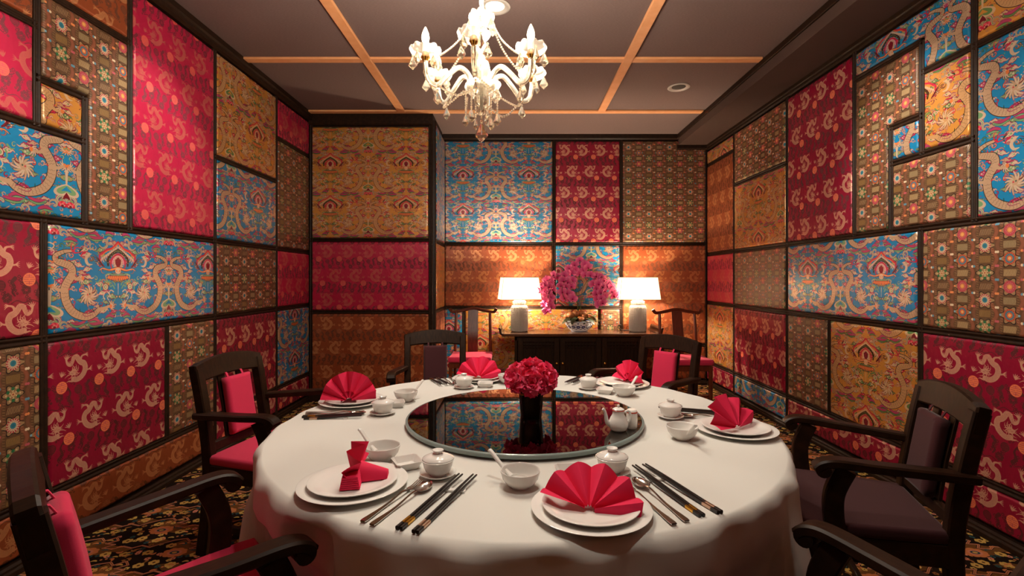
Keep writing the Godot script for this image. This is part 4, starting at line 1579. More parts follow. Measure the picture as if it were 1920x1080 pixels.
func make_chair(cushion: Material, label: String) -> Node3D:
	# local +Z is forward
	var t := thing("dining_armchair", label, "chair", Vector3.ZERO, 0.0, "armchairs around the dining table")
	for s in [-1.0, 1.0]:
		put("back_post", Mb.new().bar(smooth_path([Vector3(s * 0.19, 0, -0.245), Vector3(s * 0.192, 0.22, -0.215), Vector3(s * 0.195, 0.45, -0.205), Vector3(s * 0.198, 0.68, -0.235), Vector3(s * 0.2, 0.865, -0.272)], 4), [Vector2(0.044, 0.05)], Vector3.RIGHT, 0.12).mesh(), M.wood, t)
		put("front_leg", Mb.new().bar([Vector3(s * 0.238, 0, 0.215), Vector3(s * 0.24, 0.42, 0.215)], [Vector2(0.04, 0.04), Vector2(0.048, 0.048)], Vector3.RIGHT, 0.12).mesh(), M.wood, t)
		var arm := Mb.new().bar(smooth_path([Vector3(s * 0.208, 0.652, -0.262), Vector3(s * 0.232, 0.662, -0.12), Vector3(s * 0.26, 0.672, 0.03), Vector3(s * 0.275, 0.68, 0.14), Vector3(s * 0.277, 0.672, 0.185), Vector3(s * 0.277, 0.655, 0.205)], 5), [Vector2(0.046, 0.03), Vector2(0.05, 0.03), Vector2(0.053, 0.03), Vector2(0.056, 0.03)], Vector3.RIGHT, 0.2)
		arm.tube([Vector3(s * 0.277 - 0.027, 0.656, 0.186), Vector3(s * 0.277 + 0.027, 0.656, 0.186)], [0.024], 16)
		put("arm", arm.mesh(), M.wood, t)
		put("arm_support", Mb.new().bar(smooth_path([Vector3(s * 0.258, 0.40, 0.135), Vector3(s * 0.262, 0.50, 0.15), Vector3(s * 0.268, 0.58, 0.148), Vector3(s * 0.272, 0.662, 0.115)], 5), [Vector2(0.034, 0.06), Vector2(0.034, 0.055), Vector2(0.034, 0.055), Vector2(0.034, 0.06)], Vector3.RIGHT, 0.12).mesh(), M.wood, t)
		put("side_rail", Mb.new().bar([Vector3(s * 0.2, 0.39, -0.2), Vector3(s * 0.238, 0.39, 0.2)], [Vector2(0.028, 0.075)], Vector3.RIGHT, 0.1).mesh(), M.wood, t)
		put("stretcher", Mb.new().bar([Vector3(s * 0.195, 0.14, -0.22), Vector3(s * 0.238, 0.14, 0.2)], [Vector2(0.022, 0.032)], Vector3.RIGHT, 0.12).mesh(), M.wood, t)
	put("front_rail", Mb.new().box(Vector3(0.45, 0.075, 0.026), Vector3(0, 0.39, 0.216), 0.003).mesh(), M.wood, t)
	put("rear_rail", Mb.new().box(Vector3(0.36, 0.07, 0.026), Vector3(0, 0.39, -0.206), 0.003).mesh(), M.wood, t)
	put("cross_stretcher", Mb.new().box(Vector3(0.43, 0.028, 0.02), Vector3(0, 0.14, -0.01), 0.003).mesh(), M.wood, t)
	var cr := PackedVector2Array()
	for i in 13:
		var x := -0.222 + 0.444 * i / 12.0
		cr.append(Vector2(x, 0.052 + 0.034 * (1.0 - pow(absf(x) / 0.222, 2.0))))
	for i in 13:
		var x := 0.222 - 0.444 * i / 12.0
		cr.append(Vector2(x, -0.035 + 0.02 * (1.0 - pow(absf(x) / 0.222, 2.0))))
	var lean := Transform3D(Basis(Vector3.RIGHT, -0.2), Vector3(0, 0.832, -0.268))
	put("crest_rail", Mb.new().slab(cr, -0.02, 0.022, 0.006).mesh(), M.wood, t, lean)
	put("lower_rail", Mb.new().box(Vector3(0.38, 0.045, 0.026), Vector3(0, 0.5, -0.208), 0.004).mesh(), M.wood, t)
	for x in [-0.062, 0.062]:
		put("back_slat", Mb.new().bar([Vector3(x, 0.5, -0.21), Vector3(x, 0.66, -0.232), Vector3(x, 0.83, -0.266)], [Vector2(0.045, 0.012)], Vector3.RIGHT, 0.15).mesh(), M.wood, t)
	var pl := PackedVector2Array([Vector2(-0.262, 0.25), Vector2(-0.268, 0.2), Vector2(-0.214, -0.2), Vector2(-0.17, -0.2), Vector2(0.17, -0.2), Vector2(0.214, -0.2), Vector2(0.268, 0.2), Vector2(0.262, 0.25)])
	put("seat_cushion", Mb.new().pad(pl, 0.426, 0.47, 0.016, 0.012).mesh(), cushion, t)
	var bp := PackedVector2Array([Vector2(-0.083, -0.14), Vector2(0.083, -0.14), Vector2(0.083, 0.14), Vector2(-0.083, 0.14)])
	var bc := Mb.new().pad(bp, 0.0, 0.045, 0.018, 0.006)
	var bx := Transform3D(Basis(Vector3(1, 0, 0), Vector3(0, 0.17, 0.985).normalized(), Vector3(0, -0.985, 0.17).normalized()), Vector3(0, 0.665, -0.226))
	var cu := put("back_cushion", bc.mesh(), cushion, t, bx)
	for x in [-0.05, 0.05]:
		put("tie", Mb.new().bar([Vector3(x, 0.02, -0.138), Vector3(x, 0.012, -0.16), Vector3(x, -0.02, -0.17)], [Vector2(0.012, 0.004)], Vector3.RIGHT).mesh(), cushion, cu)
	return t


func chairs() -> void:
	var proto := {}
	for ch in CH:
		var o: Node3D
		if proto.has(ch[4]):
			o = dup(proto[ch[4]], ch[5], Vector3.ZERO)
		else:
			o = make_chair(M.red_cloth if ch[4] == "r" else M.plum_cloth, ch[5])
			proto[ch[4]] = o
		o.position = Vector3(ch[0], 0.006, -ch[1])
		o.rotation.y = atan2(ch[2], -ch[3])
	# yoke-back side chairs either side of the sideboard
	var side: Node3D = null
	for q in [[-0.47, -5.42, "reddish side chair with a yoke crest and crimson seat, left of the sideboard"], [1.78, -5.24, "reddish side chair with a yoke crest and crimson seat, right of the sideboard"]]:
		if side == null:
			side = thing("side_chair", q[2], "chair", Vector3(q[0], 0.006, q[1]), 0.0, "side chairs by the sideboard")
			var w: Material = M.red_wood
			for s in [-1.0, 1.0]:
				put("back_post", Mb.new().tube(smooth_path([Vector3(s * 0.2, 0, -0.21), Vector3(s * 0.2, 0.42, -0.2), Vector3(s * 0.195, 0.7, -0.215), Vector3(s * 0.19, 0.92, -0.25)], 4), [0.017], 12).mesh(), w, side)
				put("front_leg", Mb.new().bar([Vector3(s * 0.2, 0, 0.19), Vector3(s * 0.2, 0.41, 0.19)], [Vector2(0.036, 0.036)], Vector3.RIGHT).mesh(), w, side)
				put("side_rail", Mb.new().box(Vector3(0.024, 0.055, 0.38), Vector3(s * 0.2, 0.385, -0.005)).mesh(), w, side)
			put("front_rail", Mb.new().box(Vector3(0.38, 0.06, 0.024), Vector3(0, 0.385, 0.19)).mesh(), w, side)
			put("rear_rail", Mb.new().box(Vector3(0.38, 0.06, 0.024), Vector3(0, 0.385, -0.2)).mesh(), w, side)
			put("foot_rail", Mb.new().box(Vector3(0.38, 0.028, 0.022), Vector3(0, 0.1, 0.19)).mesh(), w, side)
			var yoke := []
			for x in [-0.265, -0.24, -0.2, -0.12, 0.0, 0.12, 0.2, 0.24, 0.265]:
				yoke.append(Vector3(x, 0.935 + 0.018 * cos(x * 15.0) + (0.03 if absf(x) > 0.255 else 0.0), -0.258 + 0.02 * (absf(x) / 0.265)))
			put("crest_rail", Mb.new().bar(smooth_path(yoke, 3), [Vector2(0.03, 0.034)], Vector3(0, 0, 1), 0.3).mesh(), w, side)
			put("splat", Mb.new().bar(smooth_path([Vector3(0, 0.4, -0.2), Vector3(0, 0.6, -0.185), Vector3(0, 0.8, -0.225), Vector3(0, 0.94, -0.255)], 4), [Vector2(0.115, 0.014)], Vector3.RIGHT).mesh(), w, side)
			put("seat_cushion", Mb.new().pad(PackedVector2Array([Vector2(-0.225, -0.19), Vector2(0.225, -0.19), Vector2(0.225, 0.225), Vector2(-0.225, 0.225)]), 0.413, 0.475, 0.024, 0.012).mesh(), M.red_cloth, side)
		else:
			dup(side, q[2], Vector3(q[0], 0.006, q[1]))


# ---------------------------------------------------------------- place settings

# plate x, depth; napkin turn, lean, roll; bowl, cup, dish; fork, spoon and two pairs of chopsticks as handle end, tip
const SET := [
	{"n": "left front", "plate": [-0.425, 1.318], "nap": [-1.45, 0.12, 0.0, -0.005, -0.02, 0.08], "bowl": [-0.40, 1.511], "spoon_turn": 2.55, "cup": [-0.213, 1.389], "dish": [-0.314, 1.456, 0.5], "fork": [-0.342, 1.123, -0.251, 1.342], "spoon": [-0.317, 1.108, -0.225, 1.328], "sticks": [[-0.253, 1.092, -0.148, 1.371], [-0.214, 1.076, -0.109, 1.367]]},
	{"n": "right front", "plate": [0.179, 1.175], "nap": [-0.12, 1.02, -0.2, -0.01, 0.035, 0.118], "bowl": [0.015, 1.318], "spoon_turn": 2.5, "cup": [0.274, 1.405], "dish": [0.15, 1.389, 0.05], "fork": [0.355, 1.111, 0.29, 1.335], "spoon": [0.388, 1.125, 0.328, 1.349], "sticks": [[0.431, 1.15, 0.343, 1.436], [0.479, 1.166, 0.374, 1.444]]},
	{"n": "left", "plate": [-0.716, 2.205], "nap": [0.15, 0.30, 0.0, 0.0, 0.05, 0.116], "bowl": [-0.488, 2.241], "spoon_turn": 0.95, "cup": [-0.533, 2.021], "dish": [-0.513, 2.147, 0.3], "fork": [-0.85, 2.035, -0.645, 2.04], "spoon": [-0.84, 2.008, -0.655, 2.014], "sticks": [[-0.838, 1.975, -0.6, 1.99], [-0.82, 1.948, -0.6, 1.962]]},
	{"n": "far left", "plate": [-0.193, 2.705], "nap": [0.05, 0.7, -0.08, 0.0, 0.04, 0.118], "bowl": [-0.035, 2.62], "spoon_turn": 0.6, "cup": [-0.254, 2.502], "dish": [-0.149, 2.539, 0.0], "fork": [-0.395, 2.765, -0.335, 2.60], "spoon": [-0.362, 2.775, -0.312, 2.615], "sticks": [[-0.465, 2.735, -0.37, 2.535], [-0.43, 2.75, -0.34, 2.545]]},
	{"n": "far right", "plate": [0.549, 2.57], "nap": [-1.0, 0.25, 0.0, 0.03, 0.0, 0.1005], "bowl": [0.513, 2.342], "spoon_turn": 0.75, "cup": [0.366, 2.482], "dish": [0.435, 2.397, -0.4], "fork": [0.46, 2.77, 0.39, 2.61], "spoon": [0.485, 2.765, 0.412, 2.635], "sticks": [[0.38, 2.81, 0.265, 2.585], [0.41, 2.795, 0.297, 2.575]]},
	{"n": "right", "plate": [0.793, 1.795], "nap": [0.6, 0.62, 0.0, 0.0, 0.03, 0.116], "bowl": [0.574, 1.712], "spoon_turn": -1.5, "cup": [0.613, 1.967], "dish": [], "fork": [0.90, 1.972, 0.70, 1.998], "spoon": [0.885, 1.946, 0.695, 1.974], "sticks": [[0.885, 2.035, 0.60, 2.085], [0.87, 2.006, 0.605, 2.053]]},
]


func fan_mesh(lean: float, roll: float, R: float, folds: int, deep: float) -> ArrayMesh:
	# a pleated cloth fan standing on the ends of its pleats: x across, y up, z to its front
	var fm := Mb.new()
	var n := folds
	var pts := []
	for i in n + 1:
		var a := lerpf(-1.6, 1.6, float(i) / n)
		var zz := (0.5 if i % 2 == 0 else -0.5) * deep
		var rr := R * (1.0 + 0.03 * sin(i * 2.7))
		pts.append([Vector3(sin(a) * rr, 0.016 + cos(a) * rr, zz), Vector3(sin(a) * 0.012, 0.008 + cos(a) * 0.01, zz * 0.35)])
	for i in n:
		var a: Array = pts[i]
		var b: Array = pts[i + 1]
		fm.grid(5, 6, func(u: float, v: float):
			var o: Vector3 = (a[0] as Vector3).lerp(b[0], u)
			var q: Vector3 = (a[1] as Vector3).lerp(b[1], u)
			var p := q.lerp(o, v)
			return p + Vector3(0, 0, sin(PI * u) * 0.005 * v))
	var mb := Mb.new()
	mb.add(fm, Transform3D(Basis(Vector3.RIGHT, -lean) * Basis(Vector3(0, 0, 1), roll), Vector3(0, 0.001, 0)))
	if deep > 0.04:
		# seen from its side, the ends of the pleats lie stacked
		for i in 6:
			mb.add(Mb.new().bar([Vector3(R * 0.35, 0.003 + i * 0.0058, 0.0), Vector3(R * 0.95, 0.003 + i * 0.0052, -0.004)], [Vector2(0.0042, 0.05 - i * 0.002)], Vector3.UP, 0.3))
	# the tail that props it from behind
	if lean > 0.6:
		return mb.mesh()
	mb.grid(10, 6, func(u: float, v: float):
		var w := PI * u
		var r := lerpf(0.034, 0.016, v)
		return Vector3(cos(w) * r, 0.001 + sin(w) * lerpf(0.05, 0.02, v), -0.004 - 0.085 * v))
	mb.grid(6, 3, func(u: float, v: float):
		var w := PI * u
		return Vector3(cos(w) * 0.016 * (1.0 - v), 0.001 + sin(w) * 0.02 * (1.0 - v), -0.089))
	return mb.mesh()


func settings() -> void:
	var charger := Mb.new().lathe([Vector2(0, 0.002), Vector2(0.082, 0.002), Vector2(0.083, 0.0), Vector2(0.09, 0.0), Vector2(0.094, 0.004), Vector2(0.115, 0.008), Vector2(0.138, 0.013), Vector2(0.1405, 0.0145), Vector2(0.1408, 0.016), Vector2(0.139, 0.0168), Vector2(0.115, 0.0115), Vector2(0.098, 0.0085), Vector2(0.09, 0.006), Vector2(0, 0.006)], 72, 0.6).mesh()
	var plate := Mb.new().lathe([Vector2(0, 0.002), Vector2(0.07, 0.002), Vector2(0.071, 0.0), Vector2(0.076, 0.0), Vector2(0.079, 0.004), Vector2(0.1, 0.011), Vector2(0.113, 0.0155), Vector2(0.115, 0.017), Vector2(0.1148, 0.0185), Vector2(0.113, 0.019), Vector2(0.098, 0.0145), Vector2(0.082, 0.009), Vector2(0.072, 0.0065), Vector2(0, 0.0065)], 64, 0.6).mesh()
	var bowl := Mb.new().lathe([Vector2(0, 0.003), Vector2(0.021, 0.003), Vector2(0.0215, 0.0), Vector2(0.025, 0.0), Vector2(0.0265, 0.004), Vector2(0.038, 0.012), Vector2(0.047, 0.024), Vector2(0.0525, 0.041), Vector2(0.053, 0.0455), Vector2(0.0518, 0.0465), Vector2(0.0503, 0.0455), Vector2(0.0495, 0.041), Vector2(0.044, 0.025), Vector2(0.035, 0.014), Vector2(0.02, 0.0085), Vector2(0, 0.0075)], 56, 0.6).mesh()
	var saucer := Mb.new().lathe([Vector2(0, 0.001), Vector2(0.026, 0.001), Vector2(0.027, 0.0), Vector2(0.03, 0.0), Vector2(0.034, 0.003), Vector2(0.0505, 0.0115), Vector2(0.0515, 0.013), Vector2(0.0503, 0.0138), Vector2(0.034, 0.0072), Vector2(0.026, 0.005), Vector2(0, 0.005)], 48, 0.6).mesh()
	var cup := Mb.new().lathe([Vector2(0, 0.002), Vector2(0.019, 0.002), Vector2(0.0195, 0.0), Vector2(0.0225, 0.0), Vector2(0.024, 0.004), Vector2(0.034, 0.012), Vector2(0.039, 0.024), Vector2(0.0415, 0.036), Vector2(0.0455, 0.0425), Vector2(0.0463, 0.044), Vector2(0.0448, 0.0446), Vector2(0.0425, 0.042), Vector2(0.039, 0.035), Vector2(0.035, 0.02), Vector2(0.02, 0.009), Vector2(0, 0.008)], 48, 0.6).mesh()
	var lid := Mb.new().lathe([Vector2(0.0, 0.0525), Vector2(0.03, 0.046), Vector2(0.0415, 0.0405), Vector2(0.0415, 0.0425), Vector2(0.0438, 0.0445), Vector2(0.0432, 0.0462), Vector2(0.03, 0.0525), Vector2(0.017, 0.0572), Vector2(0.0115, 0.059), Vector2(0.0125, 0.063), Vector2(0.0155, 0.0662), Vector2(0.0152, 0.068), Vector2(0.0125, 0.0675), Vector2(0.009, 0.0625), Vector2(0, 0.062)], 48, 0.6).mesh()
	var sp := Mb.new()
	sp.grid(16, 8, func(u: float, v: float): return Vector3(cos(u * TAU) * 0.021 * sin(v * PI * 0.5), 0.016 - 0.013 * cos(v * PI * 0.5), 0.034 * sin(v * PI * 0.5) * sin(u * TAU)), true)
	sp.grid(16, 8, func(u: float, v: float): return Vector3(cos(u * TAU) * 0.0188 * sin(v * PI * 0.5), 0.0165 - 0.0105 * cos(v * PI * 0.5), 0.0315 * sin(v * PI * 0.5) * sin(u * TAU)), true)
	sp.grid(16, 1, func(u: float, v: float): return Vector3(cos(u * TAU) * lerpf(0.021, 0.0188, v), lerpf(0.016, 0.0165, v), lerpf(0.034, 0.0315, v) * sin(u * TAU)), true)
	sp.bar(smooth_path([Vector3(0, 0.014, -0.03), Vector3(0, 0.026, -0.05), Vector3(0, 0.045, -0.075), Vector3(0, 0.064, -0.098), Vector3(0, 0.068, -0.106)], 4), [Vector2(0.017, 0.006), Vector2(0.016, 0.007), Vector2(0.014, 0.007), Vector2(0.013, 0.007)], Vector3.RIGHT, 0.3)
	var spm := sp.mesh()
	var dish := Mb.new()
	var prof := [[0.026, 0.0], [0.028, 0.001], [0.0385, 0.0215], [0.039, 0.0228], [0.038, 0.0232], [0.0365, 0.0222], [0.026, 0.006], [0.0, 0.005]]
	var last := []
	for k in prof.size():
		var cur := []
		var s: float = prof[k][0]
		var c := s * 0.22
		for q in [[1, 1, 0], [1, 1, 1], [-1, 1, 1], [-1, 1, 0], [-1, -1, 0], [-1, -1, 1], [1, -1, 1], [1, -1, 0]]:
			cur.append(Vector3(q[0] * (s - (c if q[2] == 1 else 0.0)), prof[k][1], q[1] * (s - (0.0 if q[2] == 1 else c))))
		if k > 0:
			for i in 8:
				var i2 := (i + 1) % 8
				dish.flat([last[i], last[i2], cur[i2], cur[i]] if k < prof.size() - 1 else [last[i], last[i2], cur[i]], Vector3(0, 0.03, 0) if k < 4 and false else (Vector3(0, -0.05, 0) if k >= 4 else Vector3(0, 0.012, 0)))
		last = cur
	var dm := dish.mesh()
	# cutlery lies along +Z from handle end to tip
	var fork := Mb.new()
	fork.bar(smooth_path([Vector3(0, 0.004, 0.0), Vector3(0, 0.004, 0.03), Vector3(0, 0.005, 0.09), Vector3(0, 0.010, 0.15), Vector3(0, 0.006, 0.178), Vector3(0, 0.005, 0.186)], 3), [Vector2(0.013, 0.004), Vector2(0.0155, 0.004), Vector2(0.0145, 0.004), Vector2(0.013, 0.004), Vector2(0.01, 0.004), Vector2(0.008, 0.004), Vector2(0.007, 0.004), Vector2(0.006, 0.004), Vector2(0.005, 0.004), Vector2(0.006, 0.004), Vector2(0.006, 0.004), Vector2(0.006, 0.004), Vector2(0.008, 0.003), Vector2(0.014, 0.003), Vector2(0.021, 0.003), Vector2(0.022, 0.003)], Vector3.RIGHT, 0.25)
	for x in [-0.0088, -0.0029, 0.0029, 0.0088]:
		fork.bar([Vector3(x, 0.005, 0.184), Vector3(x, 0.004, 0.205), Vector3(x * 0.95, 0.009, 0.235)], [Vector2(0.0036, 0.0028), Vector2(0.0034, 0.0026), Vector2(0.002, 0.0018)], Vector3.RIGHT, 0.25)
	var fm := fork.mesh()
	var ts := Mb.new()
	ts.bar(smooth_path([Vector3(0, 0.004, 0.0), Vector3(0, 0.004, 0.03), Vector3(0, 0.005, 0.09), Vector3(0, 0.012, 0.15), Vector3(0, 0.009, 0.18)], 3), [Vector2(0.013, 0.004), Vector2(0.0155, 0.004), Vector2(0.0145, 0.004), Vector2(0.013, 0.004), Vector2(0.01, 0.004), Vector2(0.008, 0.004), Vector2(0.007, 0.004), Vector2(0.006, 0.004), Vector2(0.005, 0.004), Vector2(0.006, 0.004)], Vector3.RIGHT, 0.25)
	for k in 2:
		var g := 0.0012 * k
		ts.grid(20, 6, func(u: float, v: float):
			var w: float = u * TAU
			var q: float = sin(v * PI * 0.5)
			var zz := 0.208 + sin(w) * (0.033 - g * 0.5) * q
			return Vector3(cos(w) * (0.0205 - g * 0.5) * q * (1.0 + 0.12 * sin(w) * -1.0), 0.0105 + g - 0.0085 * cos(v * PI * 0.5), zz), true)
	ts.grid(20, 1, func(u: float, v: float):
		var w: float = u * TAU
		return Vector3(cos(w) * (0.0205 - v * 0.0006) * (1.0 - 0.12 * sin(w)), 0.0105 + 0.0012 * v, 0.208 + sin(w) * (0.033 - 0.0006 * v)), true)
	var tm := ts.mesh()

	var proto := {}
	for i in SET.size():
		var s: Dictionary = SET[i]
		var nm: String = s.n
		var where := "%s place setting" % nm
		var hue: String = ["standing edge-on", "opened wide and leaning back", "standing tall and spread open", "spread open", "standing sideways", "turned aside"][i]
		var p := Vector3(s.plate[0], TY, -s.plate[1])
		tag(put("charger_plate", charger, M.porcelain, null, at(p)), "large white charger plate at the %s" % where, "plate", "charger plates")
		tag(put("dinner_plate", plate, M.porcelain, null, at(p + Vector3(0, 0.006, 0))), "white inner plate under the folded napkin at the %s" % where, "plate", "inner plates")
		var nx := p + Vector3(s.nap[3], 0.0125, s.nap[4])
		tag(put("napkin", fan_mesh(s.nap[1], s.nap[2], s.nap[5], 11 if s.nap[5] > 0.1 else 9, 0.03 if s.nap[5] > 0.1 else 0.044), M.napkin, null, pose(nx + Vector3(0, 0.002, 0), s.nap[0])), "crimson fan-folded napkin %s on the %s plate" % [hue, nm], "napkin", "fan-folded napkins")
		var bp := Vector3(s.bowl[0], TY, -s.bowl[1])
		tag(put("soup_bowl", bowl, M.porcelain, null, at(bp)), "small white soup bowl with a spoon in it at the %s" % where, "bowl", "soup bowls")
		var st: float = s.spoon_turn
		# the handle leaves the bowl towards (cos, sin) of spoon_turn
		tag(put("soup_spoon", spm, M.porcelain, null, Transform3D(Basis(Vector3.UP, atan2(-cos(st), sin(st))), bp + Vector3(0, 0.008, 0))), "white porcelain spoon resting in the soup bowl at the %s" % where, "spoon", "porcelain spoons")
		var cp := Vector3(s.cup[0], TY, -s.cup[1])
		tag(put("saucer", saucer, M.porcelain, null, at(cp)), "small white saucer under the lidded cup at the %s" % where, "saucer", "saucers")
		tag(put("tea_cup", cup, M.porcelain, null, at(cp + Vector3(0, 0.005, 0))), "white tea cup covered by a lid at the %s" % where, "cup", "lidded cups")
		tag(put("cup_lid", lid, M.porcelain, null, at(cp + Vector3(0, 0.006, 0))), "white domed lid with a ring knob on the cup at the %s" % where, "lid", "cup lids")
		if s.dish.size():
			tag(put("sauce_dish", dm, M.porcelain, null, pose(Vector3(s.dish[0], TY, -s.dish[1]), s.dish[2])), "small square white sauce dish at the %s" % where, "dish", "sauce dishes")
		for q in [["fork", fm, "steel dinner fork beside the spoon at the %s", "fork", "dinner forks", "fork"], ["table_spoon", tm, "polished steel table spoon beside the fork at the %s", "spoon", "table spoons", "spoon"]]:
			var e: Array = s[q[5]]
			var a := Vector3(e[0], TY, -e[1])
			var d := Vector3(e[2], TY, -e[3]) - a
			tag(put(q[0], q[1], M.steel, null, pose(a, atan2(d.x, d.z))), q[2] % where, q[3], q[4])
		var mids := []
		for k in 2:
			var e: Array = s.sticks[k]
			var a := Vector3(e[0], TY, -e[1])
			var d := Vector3(e[2], TY, -e[3]) - a
			var len_ := d.length()
			var side := Vector3(-d.z, 0, d.x).normalized()
			mids.append(a + d * 0.72)
			var key := "stick%d_%d" % [k, int(len_ * 1000)]
			if not proto.has(key):
				var body := Mb.new().bar([Vector3(0, 0.0042, 0.05), Vector3(0, 0.011, len_ * 0.72), Vector3(0, 0.0135, len_)], [Vector2(0.0078, 0.0078), Vector2(0.0062, 0.0062), Vector2(0.0042, 0.0042)], Vector3.RIGHT, 0.2)
				body.bar([Vector3(0, 0.0042, 0.0), Vector3(0, 0.0042, 0.022)], [Vector2(0.0082, 0.0082)], Vector3.RIGHT, 0.2)
				var band := Mb.new().bar([Vector3(0, 0.0042, 0.021), Vector3(0, 0.0042, 0.051)], [Vector2(0.0082, 0.0082)], Vector3.RIGHT, 0.2)
				proto[key] = [body.mesh(), band.mesh()]
			for h in [-1.0, 1.0]:
				var t := thing("chopstick", "black chopstick with %s band, %s stick of its pair at the %s" % [["gold", "silver"][k], "left" if h < 0 else "right", where], "chopstick", a + side * h * 0.0052, atan2(d.x, d.z), "chopsticks")
				put("shaft", proto[key][0], M.black_stick, t)
				put("band", proto[key][1], M.gold_band if k == 0 else M.silver_band, t)
		var rd: Vector3 = mids[1] - mids[0]
		var rest := Mb.new().bar([Vector3(0, 0.0034, -rd.length() * 0.5 - 0.012), Vector3(0, 0.0034, rd.length() * 0.5 + 0.012)], [Vector2(0.016, 0.0066)], Vector3.RIGHT, 0.25)
		tag(put("chopstick_rest", rest.mesh(), M.porcelain, null, pose((mids[0] + mids[1]) * 0.5, atan2(rd.x, rd.z))), "white porcelain rest under the chopsticks at the %s" % where, "rest", "chopstick rests")


# ---------------------------------------------------------------- the middle of the table

func petal(sd: int, w: float, l: float) -> Mb:
	var r := RandomNumberGenerator.new()
	r.seed = sd
	var ph := r.randf() * 6.0
	return Mb.new().grid(6, 6, func(u: float, v: float):
		var a: float = (u - 0.5) * 2.0
		var ww := w * pow(sin(PI * clampf(0.12 + v * 0.72, 0.0, 1.0)), 0.7)
		var cup := 0.25 * l * v * v - 0.35 * w * a * a * v
		var ruf := 0.1 * l * v * v * sin(a * 5.0 + ph) + 0.06 * l * v * sin(a * 9.0 + ph * 2.0)
		return Vector3(a * ww * 0.5, v * l * (1.0 - 0.12 * a * a + 0.05 * sin(a * 7.0 + ph)), cup + ruf))


